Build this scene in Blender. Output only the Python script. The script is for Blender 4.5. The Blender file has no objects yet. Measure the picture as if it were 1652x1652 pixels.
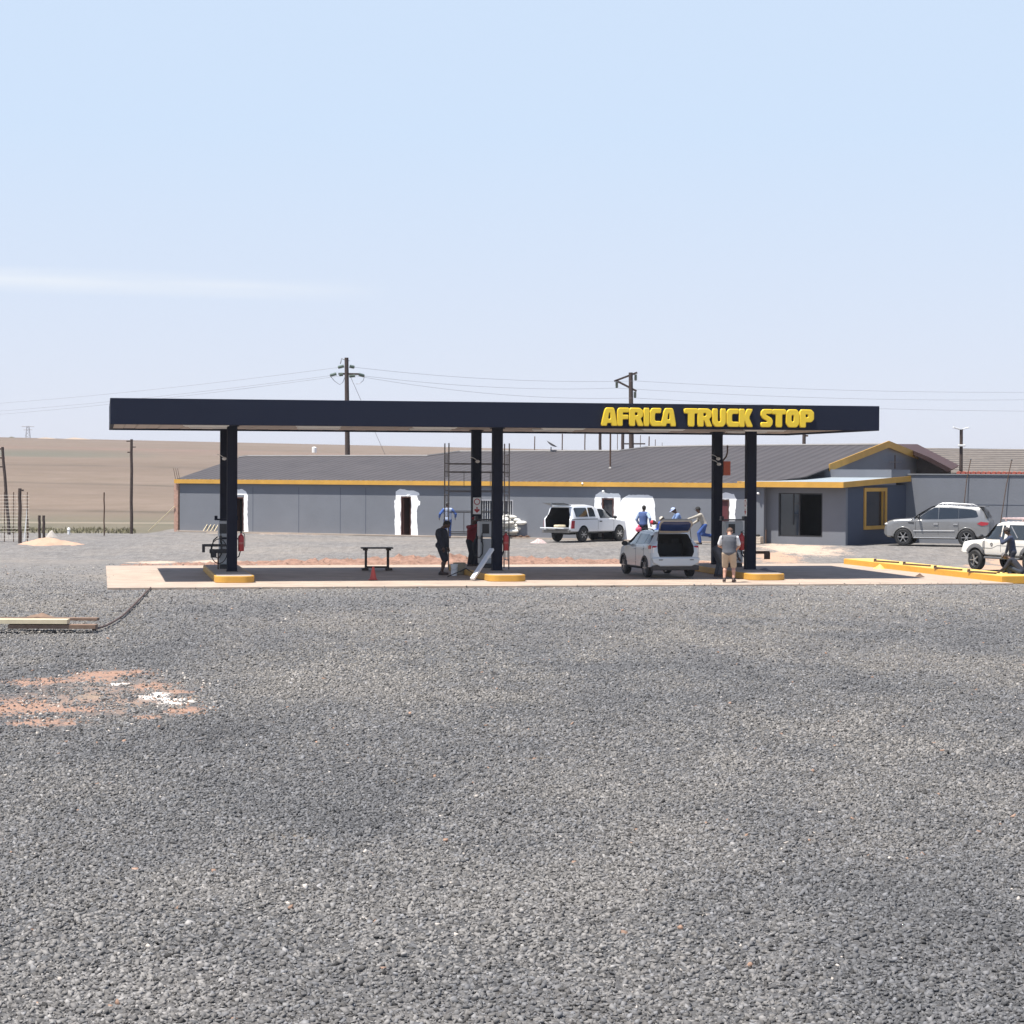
import bpy, bmesh, math, random
import numpy as np
from mathutils import Vector, Matrix, noise
R_ = math.radians
random.seed(7); rng = np.random.default_rng(7)
C = bpy.context.scene.collection
SC = bpy.context.scene

# ------------------------------------------------------------------ camera
CAMH = 3.6; FPX = 3516.5; PITCH = .018; ROLL = .0046     # focal length in pixels of a 1652 px frame
def _axes():
    cp, sp, c, s = math.cos(PITCH), math.sin(PITCH), math.cos(ROLL), math.sin(ROLL)
    F = Vector((0, cp, -sp)); u = Vector((0, sp, cp)); r = Vector((1, 0, 0))
    return c*r+s*u, -s*r+c*u, F
RX, UX, FX = _axes()
cam = bpy.data.cameras.new('camera'); camo = bpy.data.objects.new('camera', cam); C.objects.link(camo)
camo.matrix_world = Matrix(((RX.x, UX.x, -FX.x, 0), (RX.y, UX.y, -FX.y, 0), (RX.z, UX.z, -FX.z, CAMH), (0, 0, 0, 1)))
cam.sensor_width = 36; cam.lens = 36*FPX/1652; cam.clip_start = .5; cam.clip_end = 9000
SC.camera = camo

# ------------------------------------------------------------------ light, sky, exposure
SUN_X, SUN_Y = .315, .20
sv = Vector((-SUN_X, -SUN_Y, 1)).normalized()
EL = math.asin(sv.z); AZ = math.atan2(sv.x, sv.y)
w = bpy.data.worlds.new('World'); SC.world = w; w.use_nodes = True
nt = w.node_tree; nt.nodes.clear()
sky = nt.nodes.new('ShaderNodeTexSky'); sky.sky_type = 'NISHITA'; sky.sun_disc = False
sky.sun_elevation = EL; sky.sun_rotation = AZ; sky.altitude = 1500; sky.air_density = 1.0; sky.dust_density = 1.2; sky.ozone_density = 1.5
bg = nt.nodes.new('ShaderNodeBackground'); bg.inputs['Strength'].default_value = .098
out = nt.nodes.new('ShaderNodeOutputWorld')
# thin high cloud: a soft veil everywhere low in the sky and one pale streak on the left
tc = nt.nodes.new('ShaderNodeTexCoord'); mp = nt.nodes.new('ShaderNodeMapping'); mp.inputs['Scale'].default_value = (5, 5, 60)
nz = nt.nodes.new('ShaderNodeTexNoise'); nz.inputs['Scale'].default_value = 1.6; nz.inputs['Detail'].default_value = 5
nt.links.new(tc.outputs['Generated'], mp.inputs[0]); nt.links.new(mp.outputs[0], nz.inputs[0])
sp = nt.nodes.new('ShaderNodeSeparateXYZ'); nt.links.new(tc.outputs['Generated'], sp.inputs[0])
def wm(op, a, b=None, c=None, tree=nt, clamp=False):
    n = tree.nodes.new('ShaderNodeMath'); n.operation = op; n.use_clamp = clamp
    for i, v in enumerate((a, b, c)):
        if v is None: continue
        if isinstance(v, (int, float)): n.inputs[i].default_value = v
        else: tree.links.new(v, n.inputs[i])
    return n.outputs[0]
dz = wm('ABSOLUTE', wm('SUBTRACT', sp.outputs['Z'], wm('MULTIPLY_ADD', sp.outputs['X'], -.012, .0825)))
streak = wm('SUBTRACT', 1, wm('DIVIDE', dz, .0065), clamp=True)
side = wm('MULTIPLY', wm('SUBTRACT', -.055, sp.outputs['X']), 14, clamp=True)
side = wm('MULTIPLY', side, wm('GREATER_THAN', sp.outputs['Y'], 0))
nn = wm('MULTIPLY', wm('SUBTRACT', nz.outputs[0], .30), 2.4, clamp=True)
cl = wm('MULTIPLY', wm('MULTIPLY', streak, side), wm('MULTIPLY', nn, .75))
mixc = nt.nodes.new('ShaderNodeMix'); mixc.data_type = 'RGBA'
veil = wm('MULTIPLY', wm('DIVIDE', wm('SUBTRACT', .50, sp.outputs['Z']), .28, clamp=True), .93)
mixv = nt.nodes.new('ShaderNodeMix'); mixv.data_type = 'RGBA'
grd = nt.nodes.new('ShaderNodeMix'); grd.data_type = 'RGBA'; nt.links.new(wm('MULTIPLY', wm('ABSOLUTE', sp.outputs['Z']), 6.5, clamp=True), grd.inputs[0])
grd.inputs[6].default_value = (4.65, 4.78, 5.5, 1); grd.inputs[7].default_value = (3.98, 4.80, 5.95, 1)
nt.links.new(veil, mixv.inputs[0]); nt.links.new(sky.outputs[0], mixv.inputs[6]); nt.links.new(grd.outputs[2], mixv.inputs[7])
nt.links.new(cl, mixc.inputs[0]); nt.links.new(mixv.outputs[2], mixc.inputs[6]); mixc.inputs[7].default_value = (5.6, 5.8, 6.0, 1)
nt.links.new(mixc.outputs[2], bg.inputs[0]); nt.links.new(bg.outputs[0], out.inputs[0])
sl = bpy.data.lights.new('sun', 'SUN'); sl.energy = 5.0; sl.angle = R_(.55); sl.color = (1, .955, .89)
so = bpy.data.objects.new('sun', sl); C.objects.link(so); so.rotation_mode = 'QUATERNION'; so.rotation_quaternion = sv.to_track_quat('Z', 'Y')
SC.view_settings.view_transform = 'Standard'; SC.view_settings.look = 'None'
SC.view_settings.exposure = 0.75; SC.view_settings.gamma = 1
SC.cycles.use_denoising = True; SC.cycles.max_bounces = 6; SC.cycles.diffuse_bounces = 3; SC.cycles.glossy_bounces = 3

# ------------------------------------------------------------------ measuring: a pixel of the photograph as a point on the ground
def ray(x, y): return FX + RX*((x-826)/FPX) + UX*((826-y)/FPX)
def ss(a, b, v):
    t = min(1, max(0, (v-a)/(b-a))); return t*t*(3-2*t)
def crest(X): return 11.2 - .0185*X if X < 20 else 10.83-.03*(X-20)
def terrain(X, Y):
    z = .38*ss(86, 100, Y)
    if Y > 128:
        t = min(1, (Y-128)/572.)
        z = .38 + (max(4, crest(X*700/max(Y, 60)*.9))-.38)*(1.18*t-.18*t*t)
        z += .35*math.sin(Y*.05+X*.01)*min(1, (Y-128)/60)
    if Y > 700: z -= (Y-700)*.012
    return z
def G(x, y, dz=0):
    d = ray(x, y); z = 0
    for _ in range(12):
        t = (z+dz-CAMH)/d.z; z = terrain(d.x*t, d.y*t)
    return Vector((d.x*t, d.y*t, z))
def AT(x, y, Y):
    d = ray(x, y); t = Y/d.y; return Vector((d.x*t, Y, CAMH+d.z*t))

# ------------------------------------------------------------------ materials
MATS = {}
def mat(name, col, rough=.8, metal=0, var=.12, vscale=3., bump=0, bscale=40., spec=.5, coat=0, alpha=None, trans=0):
    if name in MATS: return MATS[name]
    m = bpy.data.materials.new(name); m.use_nodes = True; t = m.node_tree; b = t.nodes['Principled BSDF']
    b.inputs['Roughness'].default_value = rough; b.inputs['Metallic'].default_value = metal
    b.inputs['Specular IOR Level'].default_value = spec; b.inputs['Coat Weight'].default_value = coat
    b.inputs['Transmission Weight'].default_value = trans
    co = t.nodes.new('ShaderNodeTexCoord')
    n = t.nodes.new('ShaderNodeTexNoise'); n.inputs['Scale'].default_value = vscale; n.inputs['Detail'].default_value = 6; n.inputs['Roughness'].default_value = .65
    t.links.new(co.outputs['Object'], n.inputs[0])
    r = t.nodes.new('ShaderNodeMix'); r.data_type = 'RGBA'; t.links.new(n.outputs[0], r.inputs[0])
    r.inputs[6].default_value = tuple(c*(1-2*var) for c in col)+(1,); r.inputs[7].default_value = tuple(min(1, c*(1+2*var)) for c in col)+(1,)
    t.links.new(r.outputs[2], b.inputs['Base Color'])
    if bump:
        n2 = t.nodes.new('ShaderNodeTexNoise'); n2.inputs['Scale'].default_value = bscale; n2.inputs['Detail'].default_value = 4
        t.links.new(co.outputs['Object'], n2.inputs[0])
        bu = t.nodes.new('ShaderNodeBump'); bu.inputs['Strength'].default_value = bump; bu.inputs['Distance'].default_value = .03
        t.links.new(n2.outputs[0], bu.inputs['Height']); t.links.new(bu.outputs[0], b.inputs['Normal'])
    MATS[name] = m; return m
navy = mat('navy_cladding', (.009, .013, .030), .8, spec=.25, var=.06, vscale=.6)
navy2 = mat('navy_column', (.010, .012, .024), .85, spec=.2, var=.1)
soffitm = mat('soffit_sheet', (.40, .33, .285), .6, var=.08)
whitep = mat('white_enamel', (.8, .8, .78), .4, var=.04)
yellow = mat('yellow_paint', (.56, .305, .05), .6, var=.14, vscale=1.5)
signy = mat('sign_yellow', (.88, .60, .03), .3, var=.05)
wallm = mat('grey_wall_paint', (.160, .170, .192), .85, var=.10, vscale=.45, bump=.15, bscale=9)
walldk = mat('shade_and_joint_grey', (.052, .065, .098), .8, var=.06, vscale=.5, bump=.1, bscale=9)  # wall grey with shade put into the colour; also serves dark joints and trim
undercoat = mat('white_undercoat', (.93, .93, .92), .9, var=.06, vscale=2.5, bump=.2, bscale=6)
concrete = mat('concrete', (.36, .30, .25), .9, var=.18, vscale=1.2, bump=.2)
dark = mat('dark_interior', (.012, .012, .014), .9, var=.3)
door_wood = mat('dark_red_wood', (.075, .028, .02), .7, var=.2)
black = mat('black_rubber', (.018, .018, .019), .7, var=.15)
blackp = mat('black_plastic', (.025, .025, .027), .5, var=.15)
red = mat('red_enamel', (.42, .018, .02), .35, var=.08)
steel = mat('weathered_steel', (.22, .21, .20), .5, metal=.6, var=.25, vscale=8)
rust = mat('rusty_steel', (.10, .06, .04), .85, var=.3, vscale=8)
woodp = mat('dark_pole_wood', (.065, .045, .038), .9, var=.3, vscale=5, bump=.4)
woodt = mat('table_wood', (.055, .04, .033), .8, var=.25, vscale=6)
plank = mat('pale_plank', (.62, .53, .36), .8, var=.14, vscale=4)
plankb = mat('brown_plank', (.20, .13, .09), .85, var=.25, vscale=5)
glass = mat('dark_car_glass', (.02, .025, .03), .05, var=.05, spec=.9)
carwhite = mat('white_car_paint', (.74, .76, .78), .22, var=.02, coat=.6)
carpale = mat('pale_silver_white_paint', (.50, .55, .58), .25, var=.02, coat=.6)
carsilver = mat('silver_metallic_paint', (.24, .24, .24), .27, metal=.35, var=.04, coat=.6)
rimm = mat('alloy_rim', (.5, .5, .5), .3, metal=.7, var=.06)
tail = mat('red_tail_lens', (.35, .01, .02), .15, var=.1, coat=.5)
clearl = mat('clear_lens', (.62, .62, .62), .12, var=.1, coat=.5)
pumpgrey = mat('pump_grey', (.40, .42, .43), .45, var=.06)
insul = mat('glass_insulator', (.14, .18, .15), .3, var=.2)
wirem = mat('aluminium_wire', (.30, .30, .32), .6, metal=.3, var=.1)
brick = mat('salmon_brick', (.42, .25, .19), .9, var=.25, vscale=9, bump=.4)
sack = mat('white_woven_sack', (.74, .72, .66), .85, var=.16, vscale=5, bump=.9, bscale=9)
sandm = mat('salmon_sand', (.46, .29, .205), .95, var=.12, vscale=3, bump=.5, bscale=20)
palesand = mat('pale_sand', (.55, .46, .37), .95, var=.12, vscale=3, bump=.4, bscale=20)
orangep = mat('orange_red_board', (.50, .10, .045), .5, var=.1)
skin_d = mat('brown_skin', (.085, .045, .03), .55, var=.1)
skin_l = mat('light_skin', (.50, .28, .20), .55, var=.1)
hair_d = mat('dark_hair', (.02, .016, .014), .9, var=.2)

def stripes(name, base, d, axis='X', scale=20., strength=.6, dark_=.55, rough=.6, var=.12, pw=1.):
    """corrugated or tiled sheet: a wave along one object axis, in the normal and as darker bands in the colour"""
    m = mat(name, base, rough, var=var, vscale=.6); t = m.node_tree; b = t.nodes['Principled BSDF']
    co = t.nodes.new('ShaderNodeTexCoord'); wv = t.nodes.new('ShaderNodeTexWave'); wv.bands_direction = axis
    wv.inputs['Scale'].default_value = scale; wv.inputs['Distortion'].default_value = d; wv.inputs['Detail'].default_value = 1
    t.links.new(co.outputs['Object'], wv.inputs[0])
    bu = t.nodes.new('ShaderNodeBump'); bu.inputs['Strength'].default_value = strength; bu.inputs['Distance'].default_value = .05
    t.links.new(wv.outputs[0], bu.inputs['Height']); t.links.new(bu.outputs[0], b.inputs['Normal'])
    old = b.inputs['Base Color'].links[0].from_socket
    mx = t.nodes.new('ShaderNodeMix'); mx.data_type = 'RGBA'; mx.blend_type = 'MULTIPLY'; mx.inputs[0].default_value = 1
    rp = t.nodes.new('ShaderNodeMapRange'); rp.inputs['To Min'].default_value = dark_; wp_ = wm('POWER', wv.outputs[0], pw, None, t); t.links.new(wp_, rp.inputs[0])
    t.links.new(old, mx.inputs[6]); t.links.new(rp.outputs[0], mx.inputs[7]); t.links.new(mx.outputs[2], b.inputs['Base Color'])
    return m
tilem = stripes('weathered_roof_tile', (.25, .215, .19), .6, 'Y', 1.15, .8, .45)

# ------------------------------------------------------------------ mesh helpers
class MB:
    def __init__(s): s.v = []; s.f = []; s.m = []
    def add(s, vs, fs, mi=0):
        o = len(s.v); s.v += [tuple(v) for v in vs]; s.f += [tuple(i+o for i in f) for f in fs]; s.m += [mi]*len(fs); return s
    def box(s, c, d, rz=0, mi=0, M=None):
        x, y, z = d[0]/2, d[1]/2, d[2]/2
        vs = [Vector((i, j, k)) for i in (-x, x) for j in (-y, y) for k in (-z, z)]
        if M is None: M = Matrix.Rotation(rz, 3, 'Z')
        vs = [M @ v + Vector(c) for v in vs]
        return s.add(vs, [(0, 1, 3, 2), (4, 6, 7, 5), (0, 4, 5, 1), (2, 3, 7, 6), (0, 2, 6, 4), (1, 5, 7, 3)], mi)
    def cone(s, p0, p1, r0, r1=None, n=10, mi=0):
        r1 = r0 if r1 is None else r1; p0, p1 = Vector(p0), Vector(p1); q = (p1-p0).to_track_quat('Z', 'Y')
        vs = []
        for p, r in ((p0, r0), (p1, r1)):
            for k in range(n): a = 2*math.pi*k/n; vs.append(p+q @ Vector((r*math.cos(a), r*math.sin(a), 0)))
        fs = [(k, (k+1) % n, n+(k+1) % n, n+k) for k in range(n)]+[tuple(range(n))[::-1], tuple(range(n, 2*n))]
        return s.add(vs, fs, mi)
    def bar(s, p0, p1, w_, h_, mi=0):
        p0, p1 = Vector(p0), Vector(p1); d = p1-p0
        M = d.to_track_quat('X', 'Z').to_matrix(); return s.box((p0+p1)/2, (d.length, w_, h_), M=M, mi=mi)
    def tube(s, pts, r, n=8, mi=0):
        pts = [Vector(p) for p in pts]; vs = []; q = None
        for i, p in enumerate(pts):
            d = (pts[min(i+1, len(pts)-1)]-pts[max(i-1, 0)]).normalized()
            q = d.to_track_quat('Z', 'Y') if q is None else (q @ Vector((0, 0, 1))).rotation_difference(d) @ q
            rr = r[i] if isinstance(r, (list, tuple)) else r
            for k in range(n): a = 2*math.pi*k/n; vs.append(p+q @ Vector((rr*math.cos(a), rr*math.sin(a), 0)))
        fs = [(i*n+k, i*n+(k+1) % n, (i+1)*n+(k+1) % n, (i+1)*n+k) for i in range(len(pts)-1) for k in range(n)]
        fs += [tuple(range(n))[::-1], tuple(range((len(pts)-1)*n, len(pts)*n))]
        return s.add(vs, fs, mi)
    def lathe(s, prof, n=20, axis='Z', c=(0, 0, 0), mi=0, cap=True):
        vs = []
        for r, z in prof:
            for k in range(n):
                a = 2*math.pi*k/n; p = (r*math.cos(a), r*math.sin(a), z)
                if axis == 'Y': p = (p[0], p[2], p[1])
                vs.append(Vector(p)+Vector(c))
        L = len(prof); fs = [(i*n+k, i*n+(k+1) % n, (i+1)*n+(k+1) % n, (i+1)*n+k) for i in range(L-1) for k in range(n)]
        if cap and prof[0][0] > 1e-4: fs.append(tuple(range(n))[::-1])
        if cap and prof[-1][0] > 1e-4: fs.append(tuple(range((L-1)*n, L*n)))
        return s.add(vs, fs, mi)
    def ell(s, c, r, n=12, mi=0, M=None):
        vs = []; fs = []; c = Vector(c); m = n//2
        for i in range(m+1):
            th = math.pi*i/m
            for k in range(n):
                a = 2*math.pi*k/n; p = Vector((r[0]*math.sin(th)*math.cos(a), r[1]*math.sin(th)*math.sin(a), r[2]*math.cos(th)))
                if M is not None: p = M @ p
                vs.append(c+p)
        fs = [(i*n+k, (i+1)*n+k, (i+1)*n+(k+1) % n, i*n+(k+1) % n) for i in range(m) for k in range(n)]
        return s.add(vs, fs, mi)
    def prism(s, poly, a, b, plane='XZ', mi=0):
        """polygon in a plane, extruded between a and b along the third axis"""
        def P(u, v, t): return {'XZ': (u, t, v), 'XY': (u, v, t), 'YZ': (t, u, v)}[plane]
        n = len(poly); vs = [P(u, v, a) for u, v in poly]+[P(u, v, b) for u, v in poly]
        fs = [tuple(range(n)), tuple(range(n, 2*n))[::-1]]+[(k, n+k, n+(k+1) % n, (k+1) % n) for k in range(n)]
        return s.add(vs, fs, mi)
    def mesh(s, name, smooth=False):
        me = bpy.data.meshes.new(name); me.from_pydata(s.v, [], s.f); bm = bmesh.new(); bm.from_mesh(me)
        for i, f in enumerate(bm.faces): f.material_index = s.m[i] if i < len(s.m) else 0; f.smooth = smooth
        bmesh.ops.remove_doubles(bm, verts=bm.verts, dist=1e-5)
        bmesh.ops.recalc_face_normals(bm, faces=bm.faces); bm.to_mesh(me); bm.free(); return me
    def build(s, name, m, parent=None, smooth=False, bevel=0, label=None, loc=None, rz=0):
        me = s.mesh(name, smooth); ms = m if isinstance(m, (list, tuple)) else [m]
        for x in ms: me.materials.append(x)
        o = bpy.data.objects.new(name, me); C.objects.link(o)
        if parent: o.parent = parent
        if loc is not None: o.location = loc; o.rotation_euler.z = rz
        if label: o['label'] = label
        if bevel:
            b = o.modifiers.new('b', 'BEVEL'); b.width = bevel; b.segments = 2; b.limit_method = 'ANGLE'
        if smooth:
            try: me.set_sharp_from_angle(angle=R_(35))
            except Exception: pass
        return o
def tag(o, label=None, cat=None, group=None, kind=None):
    for k, v in (('label', label), ('category', cat), ('group', group), ('kind', kind)):
        if v: o[k] = v
    return o
def thing(name, label, cat, loc=(0, 0, 0), rz=0, group=None):
    o = bpy.data.objects.new(name, None); C.objects.link(o); o.location = loc; o.rotation_euler = (0, 0, rz)
    o.empty_display_size = .2; return tag(o, label, cat, group)
def kids(o): return [c for c in bpy.data.objects if c.parent == o]
def dup(o, loc=None, rz=None, label=None, parent=None):
    c = o.copy(); C.objects.link(c); c.parent = parent
    if loc is not None: c.location = loc
    if rz is not None: c.rotation_euler.z = rz
    if label: c['label'] = label
    for ch in kids(o): dup(ch, parent=c)
    return c
def evalmesh(o):
    bpy.context.view_layer.update(); dg = bpy.context.evaluated_depsgraph_get()
    return bpy.data.meshes.new_from_object(o.evaluated_get(dg), depsgraph=dg)

# ------------------------------------------------------------------ ground
# yard soil marks: (x, y, rx, ry, tint index 0 orange 1 white 2 ochre)
def E(px, py, wpx, hpx, ti):
    c = G(px, py); a = G(px-wpx, py); b = G(px, py-hpx); return (c.x, c.y, abs(c.x-a.x), abs(b.y-c.y), ti)
MARKS = [E(20, 1140, 120, 16, 0), E(150, 1092, 70, 8, 0), E(290, 1112, 40, 5, 0), E(215, 1137, 60, 7, 2), E(130, 1122, 230, 50, 6), E(200, 1120, 150, 30, 6), E(180, 1084, 95, 9, 0), E(60, 1097, 70, 9, 0), E(20, 1132, 80, 14, 0), E(110, 1140, 90, 8, 0), E(70, 1160, 90, 10, 0), E(250, 1103, 60, 8, 0),
         E(252, 1119, 42, 9, 1), E(190, 1100, 30, 4, 1), E(300, 1142, 50, 9, 0), E(292, 1128, 45, 9, 1), E(145, 1120, 40, 6, 2), E(330, 1118, 45, 5, 2), E(240, 1152, 35, 6, 0),
         E(420, 1112, 60, 4, 2), E(560, 1210, 60, 6, 3), E(620, 1175, 60, 5, 3), E(870, 1220, 90, 7, 2), E(1180, 990, 80, 5, 2), E(640, 1255, 60, 8, 2), E(480, 1345, 90, 12, 2),
         E(1290, 884, 95, 9, 4), E(1250, 890, 60, 6, 5), E(480, 859, 110, 4, 4), E(1600, 915, 60, 18, 5), E(1630, 900, 60, 12, 5), E(250, 907, 60, 4, 4), E(345, 905, 60, 4, 4), E(1150, 905, 60, 6, 5)]
SLABO = Vector((-12.74, 69.13, 0)); YAW = .187
CX, SX = math.cos(YAW), math.sin(YAW)
def CF(a, b, z=0): return Vector((SLABO.x+a*CX-b*SX, SLABO.y+a*SX+b*CX, z))
xs = np.unique(np.concatenate([np.linspace(-60, 60, 121), np.linspace(-900, -60, 60), np.linspace(60, 900, 60)]))
ys = np.unique(np.concatenate([np.linspace(-20, 130, 151), np.linspace(130, 760, 127), np.linspace(760, 2500, 30)]))
gv = []
for Y in ys:
    for X in xs:
        gv.append((X, Y, terrain(X, Y)+.03*(noise.noise(Vector((X*.15, Y*.15, 0)))+.5*noise.noise(Vector((X*.6, Y*.6, 3))))-.02*(Y < 70)-.015))
nx, ny = len(xs), len(ys)
gf = [(j*nx+i, j*nx+i+1, (j+1)*nx+i+1, (j+1)*nx+i) for j in range(ny-1) for i in range(nx-1)]
me = bpy.data.meshes.new('ground'); me.from_pydata(gv, [], gf)
ground = bpy.data.objects.new('ground', me); C.objects.link(ground); ground['kind'] = 'structure'
for p in me.polygons: p.use_smooth = True
gm = bpy.data.materials.new('gravel_yard_and_veld'); gm.use_nodes = True; t = gm.node_tree; N = t.nodes; L = t.links
B = N['Principled BSDF']; B.inputs['Roughness'].default_value = .95; B.inputs['Specular IOR Level'].default_value = .2
geo = N.new('ShaderNodeNewGeometry'); pos = geo.outputs['Position']
sep = N.new('ShaderNodeSeparateXYZ'); L.new(pos, sep.inputs[0])
def nod(ty, sc=None, vec=None, **k):
    n = N.new(ty)
    if sc: n.inputs['Scale'].default_value = sc
    if vec is not None: L.new(vec, n.inputs['Vector'])
    for a, b in k.items(): n.inputs[a].default_value = b
    return n
def M(op, a, b=None, c=None, cl=False): return wm(op, a, b, c, t, cl)
def mixc_(f, a, b, bt='MIX'):
    n = N.new('ShaderNodeMix'); n.data_type = 'RGBA'; n.blend_type = bt
    for i, v in ((0, f), (6, a), (7, b)):
        if isinstance(v, (int, float)): n.inputs[i].default_value = v
        elif isinstance(v, tuple): n.inputs[i].default_value = v+(1,)
        else: L.new(v, n.inputs[i])
    return n.outputs[2]
def ramp(v, a, b, lo=0., hi=1.):
    n = N.new('ShaderNodeMapRange'); L.new(v, n.inputs[0]); n.inputs[1].default_value = a; n.inputs[2].default_value = b
    n.inputs[3].default_value = lo; n.inputs[4].default_value = hi; return n.outputs[0]
def mapped(s): 
    n = N.new('ShaderNodeMapping'); n.inputs['Scale'].default_value = s; L.new(pos, n.inputs[0]); return n.outputs[0]
vor = nod('ShaderNodeTexVoronoi', 30, pos); vor2 = nod('ShaderNodeTexVoronoi', 13, pos)
bw = N.new('ShaderNodeRGBToBW'); L.new(vor.outputs['Color'], bw.inputs[0]); bw2 = N.new('ShaderNodeRGBToBW'); L.new(vor2.outputs['Color'], bw2.inputs[0])
big = nod('ShaderNodeTexNoise', .13, pos, Detail=5, Roughness=.6); mid = nod('ShaderNodeTexNoise', 1.1, pos, Detail=5, Roughness=.6)
tone = M('ADD', M('MULTIPLY', bw.outputs[0], .11), M('MULTIPLY', bw2.outputs[0], .09))
tone = M('MULTIPLY', M('ADD', tone, .05), ramp(mid.outputs[0], .3, .7, .84, 1.16))
spk = nod('ShaderNodeTexNoise', 1, mapped((5, .9, 1)), Detail=8, Roughness=.85)
tone = M('MULTIPLY', tone, M('MULTIPLY', ramp(spk.outputs[0], .35, .65, .68, 1.28), ramp(sep.outputs['Y'], 30, 75, .62, 1.0)))  # base painted darker nearby, as shade in the gaps between stones
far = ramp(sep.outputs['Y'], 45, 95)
gcol = N.new('ShaderNodeCombineColor'); L.new(tone, gcol.inputs[0]); L.new(tone, gcol.inputs[1]); L.new(M('MULTIPLY', tone, 1.02), gcol.inputs[2])
# fine dust between the stones, stronger towards the building
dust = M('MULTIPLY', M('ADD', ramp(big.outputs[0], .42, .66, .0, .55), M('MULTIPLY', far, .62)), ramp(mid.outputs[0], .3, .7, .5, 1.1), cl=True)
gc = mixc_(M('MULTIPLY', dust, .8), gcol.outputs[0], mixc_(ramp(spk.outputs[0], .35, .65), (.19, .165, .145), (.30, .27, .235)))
# soil marks
dn = nod('ShaderNodeTexNoise', 1.6, mapped((1, .5, 1)), Detail=7, Roughness=.75); dn2 = nod('ShaderNodeTexNoise', 14, pos, Detail=3)
TINT = [(.33, .205, .15), (.70, .64, .58), (.32, .25, .17), (.03, .03, .034), (.52, .40, .31), (.46, .31, .22), (.29, .205, .16)]
for (cx, cy, rx, ry, ti) in MARKS:
    dx = M('DIVIDE', M('SUBTRACT', sep.outputs['X'], cx), rx); dy = M('DIVIDE', M('SUBTRACT', sep.outputs['Y'], cy), ry)
    dd = M('ADD', M('MULTIPLY', dx, dx), M('MULTIPLY', dy, dy))
    f = M('SUBTRACT', M('SUBTRACT', 1.95, M('MULTIPLY', dd, .8)), M('MULTIPLY', M('ADD', dn.outputs[0], M('MULTIPLY', dn2.outputs[0], .5)), 2.0))
    f = M('MULTIPLY', f, 1.5 if ti in (2, 3, 6) else 3.0, cl=True)
    if ti in (2, 3, 6): f = M('MULTIPLY', f, .9 if ti == 6 else .5)
    gc = mixc_(f, gc, TINT[ti])
# veld beyond the yard
band = nod('ShaderNodeTexNoise', 1, mapped((.012, .03, .05)), Detail=8, Roughness=.7)
tuft = nod('ShaderNodeTexNoise', 1, mapped((.22, .16, 1)), Detail=9, Roughness=.75)
fc = mixc_(ramp(band.outputs[0], .35, .65), (.165, .125, .10), (.215, .165, .13))
fc = mixc_(ramp(tuft.outputs[0], .3, .7, 0, .7), fc, (.13, .10, .07))
wob = M('ADD', sep.outputs['Y'], M('ADD', M('MULTIPLY', nod('ShaderNodeTexNoise', .02, pos, Detail=3).outputs[0], 22), M('MULTIPLY', sep.outputs['X'], .22)))
def line(Y0, wd, col, st):
    global fc
    d = M('ABSOLUTE', M('SUBTRACT', wob, Y0)); f = M('MULTIPLY', M('SUBTRACT', 1, M('DIVIDE', d, wd), cl=True), st)
    f = M('MULTIPLY', f, ramp(nod('ShaderNodeTexNoise', 1, mapped((.07, .2, 1)), Detail=6, Roughness=.7).outputs[0], .42, .58, .0, 1.))
    fc = mixc_(f, fc, col)
line(150, 2.5, (.07, .06, .045), .7); line(172, 2, (.1, .08, .06), .5); line(212, 5, (.07, .06, .045), .7); line(272, 7, (.09, .075, .06), .7); line(330, 6, (.13, .1, .08), .5)
line(430, 55, (.205, .125, .105), .6); line(560, 30, (.2, .155, .12), .5)
gp = M('MULTIPLY', M('SUBTRACT', 1.0, M('ADD', M('POWER', M('DIVIDE', M('ADD', sep.outputs['X'], 84), 26), 2), M('POWER', M('DIVIDE', M('SUBTRACT', sep.outputs['Y'], 372), 38), 2)), cl=True), .8, cl=True)
fc = mixc_(gp, fc, (.115, .115, .088))
# green verge strip and pale track at the foot of the slope
vg = M('MULTIPLY', ramp(sep.outputs['Y'], 146, 132), .8, cl=True)
fc = mixc_(vg, fc, mixc_(ramp(tuft.outputs[0], .3, .7), (.09, .095, .065), (.165, .14, .10)))
trk = M('SUBTRACT', 1, M('DIVIDE', M('ABSOLUTE', M('SUBTRACT', sep.outputs['Y'], 131.5)), 1.3), cl=True)
fc = mixc_(M('MULTIPLY', trk, .75), fc, (.28, .23, .18))
edge = M('ADD', sep.outputs['Y'], M('MULTIPLY', mid.outputs[0], 3))
mask = ramp(M('ADD', edge, M('MULTIPLY', M('GREATER_THAN', sep.outputs['X'], -19), -14)), 113.5, 116)
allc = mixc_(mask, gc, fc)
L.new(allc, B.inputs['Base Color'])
bu = N.new('ShaderNodeBump'); bu.inputs['Distance'].default_value = .02; bu.inputs['Strength'].default_value = .9
hgt = M('ADD', M('MULTIPLY', vor.outputs['Distance'], -1), M('MULTIPLY', vor2.outputs['Distance'], -1.2))
L.new(M('MULTIPLY', hgt, M('SUBTRACT', 1, mask)), bu.inputs['Height']); L.new(bu.outputs[0], B.inputs['Normal'])
me.materials.append(gm)

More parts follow.
